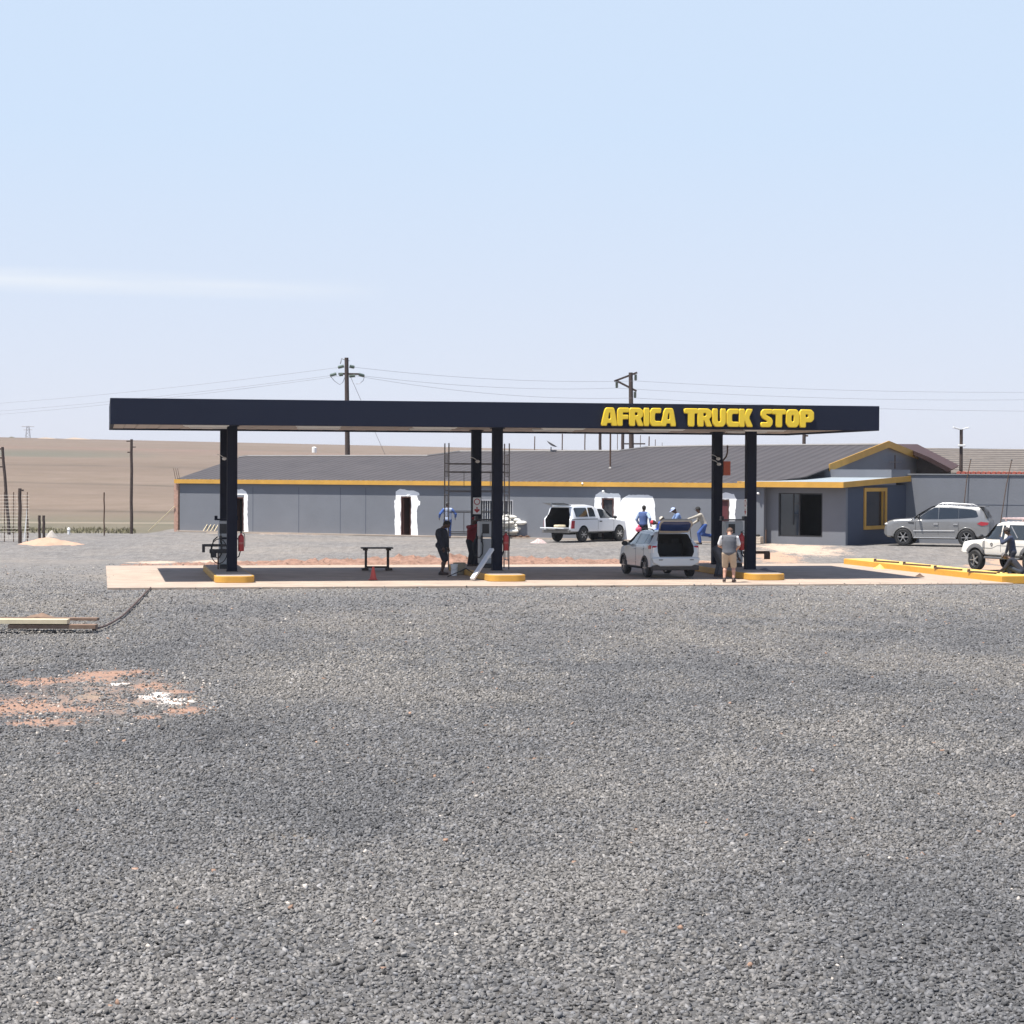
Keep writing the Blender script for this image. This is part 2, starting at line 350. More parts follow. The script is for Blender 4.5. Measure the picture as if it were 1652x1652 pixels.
# loose crushed stones over the near yard
def marks_at(X, Y):
    f = np.zeros(len(X)); ti = np.zeros(len(X), int)
    for (cx, cy, rx, ry, k) in MARKS:
        if k > 1 and k != 6: continue
        d = 1.0-((X-cx)/rx)**2-((Y-cy)/ry)**2; d = d*(.62 if k == 6 else 1)+(.45*np.sin(X*3.1+Y*1.3)*np.sin(Y*2.3-X*1.9)+.35*np.sin(X*9.1-Y*4.3)*np.sin(Y*7.3+X*6.9))*(d > 0); q = d > f; f[q] = d[q]; ti[q] = k
    return f, ti
def stones():
    P = []
    for (y0, y1, dens, s0, s1) in ((11, 18, 1700, .008, .024), (18, 27, 1900, .008, .023), (27, 38, 800, .010, .026), (38, 52, 330, .012, .028), (52, 70, 150, .013, .030), (70, 86, 90, .013, .028)):
        n = int((y1-y0)*dens*(y0+y1)*.5*.55)
        Y = rng.uniform(y0, y1, n); X = rng.uniform(-.275, .275, n)*Y
        S = s0+(s1-s0)*rng.random(n)**2.4
        P.append(np.stack([X, Y, S], 1))
    P = np.concatenate(P); a = (P[:, 0]-SLABO.x)*CX+(P[:, 1]-SLABO.y)*SX; b = -(P[:, 0]-SLABO.x)*SX+(P[:, 1]-SLABO.y)*CX
    jt = .42*rng.random(len(P))**4; onslab = (a > -.10) & (b > -2.72); keep = ~((a > -.25+jt) & (b > -2.8+jt) & (b < 13.2)) & (rng.random(len(P)) > (P[:, 1]-64)/20); 
    f, ti = marks_at(P[:, 0], P[:, 1]); keep &= ~((f > .25+.5*rng.random(len(P))) & (rng.random(len(P)) < .86))
    lift = np.where(onslab, .05, 0.)[keep]; P = P[keep]; f = f[keep]; ti = ti[keep]; n = len(P)
    cube = np.array([(i, j, k) for i in (-1, 1) for j in (-1, 1) for k in (-1, 1)], float)
    V = cube[None]*(1+rng.uniform(-.55, .45, (n, 8, 3)))*rng.uniform([.8, .5, .35], [1.45, 1, .8], (n, 3))[:, None]
    th, ph = rng.uniform(0, 6.28, n), rng.uniform(-1.1, 1.1, n)
    c, s = np.cos(ph), np.sin(ph); x, z = V[..., 0]*c[:, None]+V[..., 2]*s[:, None], -V[..., 0]*s[:, None]+V[..., 2]*c[:, None]
    c, s = np.cos(th), np.sin(th); y = V[..., 1]; x, y = x*c[:, None]-y*s[:, None], x*s[:, None]+y*c[:, None]
    V = np.stack([x, y, z], -1)*P[:, 2][:, None, None]
    V[..., 0] += P[:, 0][:, None]; V[..., 1] += P[:, 1][:, None]; V[..., 2] += (rng.uniform(-.022, .012, n)-.02)[:, None]
    # ground undulation, sampled from the sheet
    gi = np.array([v[2] for v in gv]).reshape(ny, nx)
    ix = np.clip(np.searchsorted(xs, P[:, 0])-1, 0, nx-2); iy = np.clip(np.searchsorted(ys, P[:, 1])-1, 0, ny-2)
    fx = (P[:, 0]-xs[ix])/(xs[ix+1]-xs[ix]); fy = (P[:, 1]-ys[iy])/(ys[iy+1]-ys[iy])
    P_ = None; zz = (gi[iy, ix]*(1-fx)+gi[iy, ix+1]*fx)*(1-fy)+(gi[iy+1, ix]*(1-fx)+gi[iy+1, ix+1]*fx)*fy
    V[..., 2] += (zz+.018+lift)[:, None]
    q = np.array([(0, 1, 3, 2), (4, 6, 7, 5), (0, 4, 5, 1), (2, 3, 7, 6), (0, 2, 6, 4), (1, 5, 7, 3)])
    F = (q[None]+(np.arange(n)*8)[:, None, None]).reshape(-1)
    me = bpy.data.meshes.new('loose_gravel'); me.vertices.add(n*8); me.vertices.foreach_set('co', V.reshape(-1).astype(np.float32))
    me.loops.add(len(F)); me.loops.foreach_set('vertex_index', F.astype(np.int32))
    me.polygons.add(len(F)//4); me.polygons.foreach_set('loop_start', np.arange(0, len(F), 4, dtype=np.int32)); me.update(calc_edges=True)
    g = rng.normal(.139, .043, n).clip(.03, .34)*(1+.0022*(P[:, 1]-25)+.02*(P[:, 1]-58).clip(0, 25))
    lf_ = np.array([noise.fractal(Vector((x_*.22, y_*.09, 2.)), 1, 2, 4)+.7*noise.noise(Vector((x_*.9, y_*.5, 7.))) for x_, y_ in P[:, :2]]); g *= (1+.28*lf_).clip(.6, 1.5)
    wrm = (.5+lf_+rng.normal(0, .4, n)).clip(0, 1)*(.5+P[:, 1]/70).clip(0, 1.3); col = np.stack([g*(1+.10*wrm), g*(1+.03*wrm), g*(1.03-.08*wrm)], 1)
    r = rng.random(n); big_ = P[:, 2] > .02
    o = ((r < .003) & big_) | ((f > .1) & (r < .25) & (ti != 6)); col[o] = np.array([.31, .20, .145])*rng.uniform(.7, 1.2, (o.sum(), 1))
    o = (r > .9985) | ((f > .1) & (r > .95)); col[o] = np.array([.50, .45, .40])*rng.uniform(.7, 1.1, (o.sum(), 1))
    cc = np.repeat(np.concatenate([col, np.ones((n, 1))], 1), 8, 0).astype(np.float32)
    at = me.color_attributes.new('tone', 'FLOAT_COLOR', 'POINT'); at.data.foreach_set('color', cc.reshape(-1))
    m = bpy.data.materials.new('crushed_stone'); m.use_nodes = True; tt = m.node_tree; b = tt.nodes['Principled BSDF']
    an = tt.nodes.new('ShaderNodeAttribute'); an.attribute_name = 'tone'; tt.links.new(an.outputs[0], b.inputs['Base Color'])
    b.inputs['Roughness'].default_value = .85; b.inputs['Specular IOR Level'].default_value = .3
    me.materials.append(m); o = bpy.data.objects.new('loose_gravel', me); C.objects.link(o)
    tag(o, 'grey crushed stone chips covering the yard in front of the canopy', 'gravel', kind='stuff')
stones()

def heap(name, label, cat, cen, rx, ry, h, m, rz=0, n=40, seed=0, rough=.25, kind='stuff', lum=3.):
    """low irregular heap with an uneven outline"""
    vs = []; fs = []
    for j in range(n+1):
        for i in range(n+1):
            u, v = i/n*2-1, j/n*2-1; X, Y = u*rx*1.15, v*ry*1.15
            r = math.sqrt(u*u+v*v)*1.15
            nn_ = noise.fractal(Vector((X*lum/3+seed, Y*lum/3, seed)), 1, 2, 5)
            z = h*max(-.2, (1-r-.35*nn_))*(1+rough*nn_*2) + rough*h*.6*noise.noise(Vector((X*lum, Y*lum, seed+5)))
            vs.append((X, Y, max(z, -.05) if r < 1.1 else -.06))
    fs = [(j*(n+1)+i, j*(n+1)+i+1, (j+1)*(n+1)+i+1, (j+1)*(n+1)+i) for j in range(n) for i in range(n)]
    mb = MB(); mb.add(vs, fs); o = mb.build(name, m, None, True, loc=cen, rz=rz); return tag(o, label, cat, kind=kind)

# ------------------------------------------------------------------ forecourt slab
slabm = mat('forecourt_concrete', (.38, .30, .238), .9, var=.26, vscale=.9, bump=.15, bscale=12)
mb = MB(); mb.prism([(-.1, -2.65), (29.3, -2.75), (29.3, 12.9), (-.1, 13.1)], -.06, .035, 'XY')
tag(mb.build('pavement', slabm, None, loc=SLABO, rz=YAW, bevel=.01), 'pale salmon concrete forecourt slab under the canopy', 'pavement', kind='structure')
redsoil = mat('red_soil', (.26, .155, .115), .95, var=.42, vscale=4.5, bump=1, bscale=14)
heap('soil', 'strip of lumpy red soil along the rear edge of the slab', 'soil', CF(13, 14.3, 0), 11.5, 1.3, .30, redsoil, YAW, 130, 3, .8, lum=4.2)

# ------------------------------------------------------------------ fuel canopy
CW, CL, CB, CT = 10.03, 25.62, 5.08, 5.915
can = thing('fuel_canopy', 'long flat navy blue filling station canopy on six square columns', 'canopy', SLABO, YAW)
mb = MB(); th = .12
mb.prism([(0, 0), (CL, 0), (CL, th), (0, th)], CB, CT, 'XY'); mb.prism([(0, CW-th), (CL, CW-th), (CL, CW), (0, CW)], CB, CT, 'XY')
mb.prism([(0, th), (th, th), (th, CW-th), (0, CW-th)], CB, CT, 'XY'); mb.prism([(CL-th, th), (CL, th), (CL, CW-th), (CL-th, CW-th)], CB, CT, 'XY')
mb.build('fascia', navy, can, bevel=.012)
mb = MB(); mb.box((CL/2, CW/2, CB+.55), (CL-2*th, CW-2*th, .05)); mb.build('roof_deck', steel, can)
mb = MB()   # soffit sheets, one narrow joint between them
k = th; nsh = 0
while k < CL-th-.05:
    e = min(k+.40, CL-th); mb.box(((k+e-.02)/2, CW/2, CB+.075+.006*(nsh % 2)), (e-k-.02, CW-2*th, .03)); k = e; nsh += 1
mb.build('soffit', soffitm, can)
mb = MB(); mb.box((CL/2, CW/2, CB+.13), (CL-2*th, CW-2*th, .03)); mb.build('soffit_backing', blackp, can)
for ci in range(3):
    for bi in (3.15, 7.38):
        a = 4.02+ci*9.02; mb = MB(); mb.box((a, bi, (CB+.06+.2)/2+.01), (.335, .335, CB+.04-.2)); mb.box((a, bi, .235), (.45, .45, .03)); mb.box((a, bi, CB+.04), (.46, .46, .03))
        for dx, dy in ((-.18, -.18), (.18, -.18), (-.18, .18), (.18, .18)): mb.cone((a+dx, bi+dy, .25), (a+dx, bi+dy, .275), .02, n=6)
        mb.build('column', navy2, can, bevel=.012)
for a in (2.9, 6.6, 10.5, 14.9, 18.4, 22.0):
    for b in (2.0, 5.2):
        mb = MB(); mb.box((a+b*.1, b, CB+.035), (1.5, .16, .05)); f = mb.build('light_fixture', whitep, can, bevel=.01)
        mb = MB(); mb.cone((a+b*.1-.7, b, CB), (a+b*.1+.7, b, CB), .018, n=8); mb.build('tube', whitep, f)

# lettering
def chaikin(p, r=.18):
    o = []
    for i in range(len(p)):
        a, b = Vector(p[i]), Vector(p[(i+1) % len(p)]); o += [a.lerp(b, r), a.lerp(b, 1-r)]
    return o
GL = {   # outline, holes; box 0..1 wide and high
 'A': ([(0, 0), (.20, .80), (.30, 1), (.76, 1), (.84, .80), (1, 0), (.66, 0), (.64, .16), (.38, .16), (.34, 0)], [[(.42, .36), (.60, .36), (.57, .74), (.48, .74)]]),
 'F': ([(0, 0), (0, .86), (.14, 1), (1, 1), (1, .76), (.46, .76), (.44, .60), (.94, .60), (.94, .38), (.44, .38), (.44, 0)], []),
 'R': ([(0, 0), (0, 1), (.72, 1), (.95, .86), (.95, .56), (.78, .42), (1, 0), (.62, 0), (.46, .34), (.40, .34), (.40, 0)], [[(.38, .56), (.58, .58), (.60, .76), (.38, .78)]]),
 'I': ([(0, 0), (0, 1), (1, 1), (1, 0)], []),
 'C': ([(.16, 0), (0, .18), (0, .82), (.18, 1), (1, 1), (.96, .74), (.50, .74), (.42, .66), (.42, .34), (.50, .26), (.98, .26), (1, 0)], []),
 'T': ([(.28, 0), (.28, .74), (0, .74), (0, 1), (1, 1), (1, .74), (.72, .74), (.72, 0)], []),
 'U': ([(.2, 0), (0, .2), (0, 1), (.38, 1), (.38, .34), (.46, .26), (.56, .26), (.62, .34), (.62, 1), (1, 1), (1, .2), (.8, 0)], []),
 'K': ([(0, 0), (0, 1), (.38, 1), (.38, .64), (.58, 1), (.98, 1), (.70, .52), (1, 0), (.58, 0), (.38, .38), (.38, 0)], []),
 'S': ([(0, 0), (.02, .25), (.50, .25), (.56, .34), (.10, .52), (0, .66), (.02, .86), (.2, 1), (.98, 1), (.92, .76), (.46, .76), (.42, .68), (.88, .50), (1, .34), (.96, .14), (.78, 0)], []),
 'O': ([(.2, 0), (0, .2), (0, .8), (.2, 1), (.8, 1), (1, .8), (1, .2), (.8, 0)], [[(.40, .30), (.60, .30), (.60, .70), (.40, .70)]]),
 'P': ([(0, 0), (0, 1), (.80, 1), (1, .84), (1, .46), (.82, .30), (.42, .30), (.42, 0)], [[(.40, .54), (.60, .56), (.60, .74), (.40, .76)]])}
def glyph(ch, wd, ht, shear=0):
    cu = bpy.data.curves.new('g', 'CURVE'); cu.dimensions = '2D'; cu.fill_mode = 'BOTH'; cu.extrude = .03; cu.bevel_depth = .022; cu.bevel_resolution = 2; cu.offset = -.012
    o_, hs = GL[ch]
    for pl, r in [(o_, .12)]+[(h_, .2) for h_ in hs]:
        pl = chaikin([(u*wd, v*ht) for u, v in pl], r); s_ = cu.splines.new('POLY'); s_.points.add(len(pl)-1); s_.use_cyclic_u = True
        for i, p in enumerate(pl): s_.points[i].co = (p[0], p[1], 0, 1)
    o = bpy.data.objects.new('g', cu); C.objects.link(o); me = evalmesh(o); bpy.data.objects.remove(o)
    me.transform(Matrix.Rotation(math.pi/2, 4, 'X')); return me
sign = thing('canopy_sign', 'raised yellow letters AFRICA TRUCK STOP on the navy fascia', 'sign', CF(0, -.06, 0), YAW)
LET = [('A', 95, 181), ('F', 182, 243), ('R', 245, 321), ('I', 323, 351), ('C', 356, 414), ('A', 412, 494), ('T', 538, 612), ('R', 609, 686), ('U', 688, 758), ('C', 764, 828), ('K', 830, 903), ('S', 946, 1008), ('T', 1006, 1078), ('O', 1080, 1149), ('P', 1153, 1227)]
def canopy_a(px):   # distance along the fascia of a pixel column
    d = ray(px, 690); n = Vector((-SX, CX)); o = Vector((SLABO.x, SLABO.y)); tt = (o.dot(n))/(d.x*n.x+d.y*n.y); q = Vector((d.x*tt, d.y*tt))-o; return q.x*CX+q.y*SX
for ch, x0, x1 in LET:
    a0, a1 = canopy_a(940+x0/3.304), canopy_a(940+x1/3.304)
    me = glyph(ch, a1-a0, .585); me.materials.append(signy); o = bpy.data.objects.new('letter', me); C.objects.link(o); o.parent = sign; o.location = (a0, 0, 5.175); o['label'] = 'yellow raised letter '+ch

# ------------------------------------------------------------------ islands, pumps, extinguishers
def island_mesh(l, wd, h, n=10):
    """rounded-end island outline, long axis along Y"""
    r = .38; pts = []
    for (cx, cy, a0) in ((wd/2-r, l/2-r, 0), (-wd/2+r, l/2-r, 90), (-wd/2+r, -l/2+r, 180), (wd/2-r, -l/2+r, 270)):
        for k in range(n+1): a = R_(a0+90*k/n); pts.append((cx+r*math.cos(a), cy+r*math.sin(a)))
    return pts
isl0 = None
for ci, nm in enumerate(('under the left pair of columns', 'under the middle pair of columns', 'under the right pair of columns')):
    lab = 'yellow edged concrete pump island '+nm
    if not isl0:
        isl0 = thing('pump_island', lab, 'pump island', CF(3.93, 4.15, .035), YAW, 'pump islands under the canopy')
        P = island_mesh(8.8, 1.26, .2); mb = MB(); mb.prism(P, 0, .215, 'XY'); mb.build('kerb', yellow, isl0, bevel=.02)
        P2 = [(u*.90, v*.985) for u, v in P]; mb = MB(); mb.prism(P2, .215, .221, 'XY'); mb.build('top_slab', concrete, isl0)
    else: dup(isl0, CF(3.93+(9.02-.14)*ci, 4.15, .035), YAW, lab)
def pump(lab, loc, style):
    p = thing('fuel_pump', lab, 'fuel pump', loc, YAW, 'fuel pumps on the islands')
    W_ = .62 if style else .5
    mb = MB(); mb.box((0, 0, .07), (W_-.04, .5, .14)); mb.build('plinth', blackp, p)
    mb = MB(); mb.box((0, 0, .58), (W_, .52, .86)); mb.build('lower_cabinet', pumpgrey, p, bevel=.03)
    mb = MB(); mb.box((0, 0, 1.36), (W_+.04, .56, .56)); mb.build('head', pumpgrey, p, bevel=.04)
    mb = MB(); mb.box((-.12, -.285, 1.38), (.24, .02, .34)); mb.build('display', blackp, p)
    for q_ in (-1, 1): mb = MB(); mb.box((q_*(W_/2-.03), 0, 1.045), (.04, .5, .08)); mb.build('side_post', steel, p)
    mb = MB(); mb.box((0, 0, 1.69), (W_+.3, .3, .05)); mb.box((-W_/2-.1, 0, 1.76), (.1, .2, .12)); mb.box((W_/2+.1, 0, 1.76), (.1, .2, .12)); mb.build('top_rail', blackp if style else navy2, p, bevel=.01)
    for sgn in (-1, 1):
        x0 = sgn*(W_/2+.05)
        mb = MB(); mb.tube([(x0, -.1, 1.1), (x0+sgn*.14, -.16, .98), (x0+sgn*.2, -.2, .7), (x0+sgn*.12, -.24, .42), (x0-sgn*.02, -.28, .36), (x0-sgn*.12, -.3, .5), (x0-sgn*.14, -.3, .8), (x0-sgn*.1, -.3, 1.02)], .022, 8); mb.build('hose', black, p, True)
        mb = MB(); mb.box((x0-sgn*.1, -.32, 1.02), (.06, .07, .24)); mb.cone((x0-sgn*.1, -.34, 1.12), (x0-sgn*.1, -.38, 1.24), .016, n=8); mb.build('nozzle', black, p, bevel=.01)
    mb = MB(); mb.box((.1, -.268, .45), (.22, .012, .2)); mb.build('panel', whitep, p)
    return p
pump('light grey fuel pump with looped black hoses on the left island', CF(3.95, 5.3, .256), 0)
pump('grey fuel pump behind the leaning white beam on the middle island', CF(13.08, 5.2, .256), 1)
pump('grey fuel pump with dark top rail behind the man in beige shorts', CF(22.0, 5.1, .256), 1)
# large hose loop and arm on the left pump
arm = thing('pump_bracket', 'dark bracket arm with a round hose loop beside the left columns', 'bracket', CF(3.55, 4.7, .256), YAW)
mb = MB(); mb.box((-.02, 0, .82), (.75, .08, .09)); mb.box((-.4, 0, .72), (.1, .1, .28)); mb.box((.1, 0, .62), (.6, .1, .14)); mb.box((-.06, 0, .5), (.2, .1, .2)); mb.build('bracket', blackp, arm, bevel=.01)
mb = MB(); mb.tube([(.12+.28*math.cos(a), -.05+.02*math.sin(3*a), .62+.42*math.sin(a)) for a in np.linspace(0, 6.28, 26)], .018, 6); mb.build('hose', black, arm, True)
mb = MB(); mb.box((.1, .05, .31), (.05, .05, .62)); mb.build('stand', rust, arm)
ext0 = None
for ci, lab in enumerate(('red fire extinguisher on the right side of the left front column', 'red fire extinguisher on the middle front column above the slab', 'red fire extinguisher on the left side of the right front column')):
    loc = CF(4.02+9.02*ci+(.30 if ci < 2 else -.34), 3.08, .93)
    if not ext0:
        ext0 = thing('fire_extinguisher', lab, 'fire extinguisher', loc, YAW, 'fire extinguishers on the front columns')
        mb = MB(); mb.lathe([(.0, 0), (.095, .005), (.10, .03), (.10, .46), (.085, .52), (.035, .56), (.03, .6), (0, .6)], 18); mb.build('cylinder', red, ext0, True)
        mb = MB(); mb.box((0, 0, .63), (.06, .04, .06)); mb.bar((0, 0, .65), (.12, 0, .7), .02, .015); mb.build('valve', blackp, ext0)
        mb = MB(); mb.tube([(.03, 0, .62), (.11, -.02, .58), (.125, -.03, .4), (.12, -.03, .15)], .012, 6); mb.build('hose', black, ext0, True)
        mb = MB(); mb.lathe([(.1012, .24), (.1012, .31)], 18, cap=False); mb.build('instruction_band', mat('dull_label', (.45, .12, .10), .6), ext0)
    else: dup(ext0, loc, YAW, lab)
# fire sign boards
def fire_sign(lab, loc, rz):
    s = thing('fire_point_sign', lab, 'sign', loc, rz)
    mb = MB(); mb.box((0, 0, 0), (.29, .012, .60)); mb.build('board', whitep, s)
    mb = MB(); mb.lathe([(0, 0), (.115, 0), (.115, .004), (0, .004)], 24, 'Y', (0, -.0125, .15)); mb.build('red_disc', orangep if 0 else red, s)
    mb = MB(); mb.lathe([(.07, 0), (.085, 0), (.085, .003), (.07, .003), (.07, 0)], 24, 'Y', (0, -.0165, .15)); mb.box((0, -.0155, .15), (.06, .004, .02)); mb.box((0, -.0155, .15), (.02, .0035, .07)); mb.build('symbol', whitep, s)
    mb = MB(); mb.prism([(-.022, -.04), (.022, -.04), (.022, -.13), (.065, -.105), (.11, -.145), (0, -.255), (-.11, -.145), (-.065, -.105), (-.022, -.13)], -.010, -.006, 'XZ'); mb.build('red_arrow', red, s)
    return s
fire_sign('white fire point sign with red disc and down arrow on the middle rear column', CF(13.04, 7.38-.185, 2.40), YAW)
fire_sign('narrow white sign seen edge on at the left of the right front column', CF(22.06-.185, 3.13, 2.42), YAW-math.pi/2)
# camera and lamp fittings near the top of the rear columns
f0 = thing('floodlight', 'small white lamp with a cable high on the left rear column', 'lamp', CF(3.98, 7.2, 4.05), YAW, 'small lamps on the rear columns')
mb = MB(); mb.ell((0, -.1, 0), (.08, .1, .06)); mb.build('head', whitep, f0, True)
mb = MB(); mb.tube([(0, -.05, .03), (-.12, -.02, .12), (-.25, 0, .16)], .012, 6); mb.build('cable', whitep, f0, True)
dup(f0, CF(13.04, 7.2, 4.0), YAW, 'small white lamp hanging on a cable high on the middle rear column')
f1 = dup(f0, CF(22.02, 7.2, 4.15), YAW, 'small white twin lamp high on the right rear column beside the orange board')
dup(f0, CF(22.05, 7.2, 3.95), YAW, 'lower small white lamp under its twin on the right rear column')
ob = thing('orange_board', 'orange red board fixed beside the right rear column', 'board', CF(22.41, 7.3, 3.80), YAW)
mb = MB(); mb.box((0, 0, 0), (.27, .05, .52)); mb.build('panel', orangep, ob, bevel=.01)
mb = MB(); mb.box((-.15, .02, 0), (.03, .06, .56)); mb.tube([(-.15, 0, .28), (-.02, 0, .45), (.02, 0, .6), (.02, 0, .85)], .03, 6); mb.build('pipe_bracket', rust, ob)
# orange/white board frame not kept; brown channel lying behind right island
ch_ = thing('steel_channel', 'dark brown steel bracket standing right of the right columns', 'bracket', CF(22.9, 5.2, .05), YAW)
mb = MB(); mb.box((-.05, 0, .72), (1.1, .1, .1)); mb.box((.42, 0, .60), (.2, .1, .25)); mb.build('beam', rust, ch_); mb = MB(); mb.box((-.4, 0, .34), (.08, .08, .66)); mb.build('leg', rust, ch_)
tag(heap('rubble', 'small heap of grey sweepings on the right island by the column', 'rubble', CF(22.5, 2.7, .2), .4, .5, .12, mat('grey_dust', (.16, .15, .16), .95, var=.2), YAW, 20, 4, .5), None)

# ------------------------------------------------------------------ main building
TH = R_(-28.6); CB_, SB = math.cos(TH), math.sin(TH)
BO = Vector((AT(290, 857, 117).x, 117, .38))
def BF(a, b, z=0): return Vector((BO.x+a*CB_-b*SB, BO.y+a*SB+b*CB_, z))
def onwall(px, py, off=0):
    """pixel -> (a, z) on the front wall plane"""
    d = ray(px, py); n = Vector((-SB, CB_)); o = Vector((BO.x, BO.y))+n*off
    tt = o.dot(n)/(d.x*n.x+d.y*n.y); q = Vector((d.x*tt, d.y*tt))-Vector((BO.x, BO.y)); return q.x*CB_+q.y*SB, CAMH+d.z*tt
BL = onwall(1232, 870)[0]; ZE = 3.02; BD = 20.
bld = thing('roadside_building', 'long low grey building with dark sheet roof and yellow fascia', 'building', (BO.x, BO.y, 0), TH)
DOORS = [(371, 393, 802), (647, 663, 801), (971, 990, 804), (1158, 1176, 806)]
WIN = (774, 828, 806, 846)
openings = []
for x0, x1, yt in DOORS: a0 = onwall(x0, 830)[0]; a1 = onwall(x1, 830)[0]; openings.append((a0, a1, .30, onwall((x0+x1)/2, yt)[1]))
wa0, wa1 = onwall(WIN[0], 825)[0], onwall(WIN[1], 825)[0]; wz1 = onwall(800, WIN[2])[1]; wz0 = onwall(800, WIN[3])[1]
openings.append((wa0, wa1, wz0, wz1)); openings.sort()
mb = MB(); a = 0; tw = .25; zb_, zt_ = .2, ZE
for (a0, a1, z0, z1) in openings:
    mb.prism([(a, 0), (a0, 0), (a0, tw), (a, tw)], zb_, zt_, 'XY'); mb.prism([(a0, 0), (a1, 0), (a1, tw), (a0, tw)], z1, zt_, 'XY')
    if z0 > .5: mb.prism([(a0, 0), (a1, 0), (a1, tw), (a0, tw)], zb_, z0, 'XY')
    a = a1
mb.prism([(a, 0), (BL, 0), (BL, tw), (a, tw)], zb_, zt_, 'XY')
mb.build('front_wall', wallm, bld)
mb = MB(); mb.prism([(0, tw), (tw, tw), (tw-2.9, 9.5), (-2.9, 9.5)], zb_, zt_, 'XY'); mb.build('end_wall', wallm, bld)
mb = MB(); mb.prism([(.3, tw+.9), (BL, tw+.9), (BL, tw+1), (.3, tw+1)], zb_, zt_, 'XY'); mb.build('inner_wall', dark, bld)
for i, (a0, a1, z0, z1) in enumerate(openings):
    if z0 > .5:
        fr = MB(); 
        for (c, d) in (((a0+.03, .04), (.06, z1-z0)), ((a1-.03, .04), (.06, z1-z0))): fr.box((c[0], .04, (z0+z1)/2), (.06, .1, z1-z0))
        fr.box(((a0+a1)/2, .04, z1-.03), (a1-a0-.12, .1, .06)); fr.box(((a0+a1)/2, .04, z0+.03), (a1-a0-.12, .1, .06))
        f = fr.build('window', mat('grey_window_frame', (.30, .30, .32), .6), bld)
        b = MB()
        for q in np.arange(a0+.15, a1-.1, .13): b.cone((q, .05, z0+.06), (q, .05, z1-.06), .011, n=6)
        b.build('burglar_bars', whitep, f); g = MB(); g.box(((a0+a1)/2, .12, (z0+z1)/2), (a1-a0-.04, .01, z1-z0-.04)); g.build('pane', mat('window_glass', (.03, .035, .05), .08, var=.1, spec=.8), f)
    else:
        fr = MB(); fr.box((a0+.03, .06, (z0+z1)/2), (.06, .12, z1-z0)); fr.box((a1-.03, .06, (z0+z1)/2), (.06, .12, z1-z0)); fr.box(((a0+a1)/2, .06, z1-.03), (a1-a0-.12, .12, .06))
        f = fr.build('door_frame', door_wood, bld)
        if i != 2 and i != 3:
            d_ = MB(); d_.box((a0+.10, .42, (z0+z1)/2-.03), (.04, .7, z1-z0-.1)); d_.build('door_leaf', door_wood, f)
        elif i == 3:
            d_ = MB(); d_.box(((a0+a1)/2, .1, (z0+z1)/2-.03), (a1-a0-.14, .04, z1-z0-.1)); d_.build('door_leaf', mat('charcoal_door', (.02, .02, .024), .7), f)
        if i == len(openings)-1:
            d_ = MB(); d_.box(((a0+a1)/2, .1, (z0+z1)/2-.03), (a1-a0-.14, .04, z1-z0-.1)); d_.build('door_leaf', mat('maroon_door', (.10, .02, .025), .6), f)
def patch(pxpoly, lab, seed=1):
    """irregular painted area of white undercoat, 4 mm proud of the wall, cut round the door opening"""
    pts = [onwall(x, y) for x, y in pxpoly]; o = []
    for i in range(len(pts)):
        p, q = Vector(pts[i]), Vector(pts[(i+1) % len(pts)]); L_ = (q-p).length; n = max(1, int(L_/.09))
        for k in range(n):
            v = p.lerp(q, k/n); s_ = .022 if (v.y > .7 and L_ > .35) else 0
            o.append((v.x+s_*(noise.noise(Vector((v.x*4, v.y*4, seed)))*1.8+noise.noise(Vector((v.x*13, v.y*13, seed)))), v.y+s_*(noise.noise(Vector((v.x*5, v.y*5, seed+7)))*1.8+noise.noise(Vector((v.x*14, v.y*14, seed+7))))))
    mb = MB(); n = len(o); mb.add([(x, -.005, max(z, .3)) for x, z in o]+[(x, .001, max(z, .3)) for x, z in o], [tuple(range(n))]+[(k, (k+1) % n, n+(k+1) % n, n+k) for k in range(n)])
    me = mb.build('paint_patch', undercoat, bld, label=lab); bm = bmesh.new(); bm.from_mesh(me.data); bmesh.ops.triangulate(bm, faces=[f for f in bm.faces if len(f.verts) > 4], ngon_method='EAR_CLIP'); bm.to_mesh(me.data); bm.free()
patch([(393.5, 862), (393.5, 798.5), (371, 798.5), (371, 789), (391, 789), (397, 793), (400, 800), (399, 830), (401, 862)], 'white undercoat right of the leftmost door')
patch([(646.5, 866), (637.5, 866), (637, 840), (636.5, 807), (638.5, 806), (638.5, 793), (645, 788.5), (658, 791), (668, 791.5), (676, 795), (677, 799), (672.5, 799.5), (675, 807), (678, 809), (677.5, 815), (674.5, 816), (672, 825), (673, 840), (674.5, 866), (663.5, 866), (663.5, 800.5), (646.5, 800.5)], 'white undercoat round the second door')
patch([(970.5, 866), (970.5, 866), (958, 866), (959, 812), (961, 798), (968, 794), (985, 796), (998, 796), (1001, 800), (1001, 811), (1004, 803), (1015, 799), (1040, 798), (1053, 801), (1056, 810), (1058, 840), (1058, 878), (990.5, 878), (990.5, 803.5), (970.5, 803.5)], 'large white undercoat area right of the third door')
patch([(1176.5, 880), (1176.5, 805), (1158, 805), (1158, 798), (1172, 794), (1184, 797), (1188, 806), (1186, 830), (1187, 880)], 'white undercoat round the maroon door')
for px in (408, 482, 549, 590): a = onwall(px, 830)[0]; mb = MB(); mb.box((a, -.002, 1.55), (.022, .008, 2.5)); mb.build('panel_joint', walldk, bld)
for px, py in ((975, 793), (1154, 797), (660, 800), (942, 780), (1225, 796)):
    a, z = onwall(px, py); mb = MB(); mb.ell((a, -.12, z), (.07, .1, .06)); mb.box((a, -.03, z), (.06, .06, .08)); mb.build('wall_lamp', whitep, bld, True)
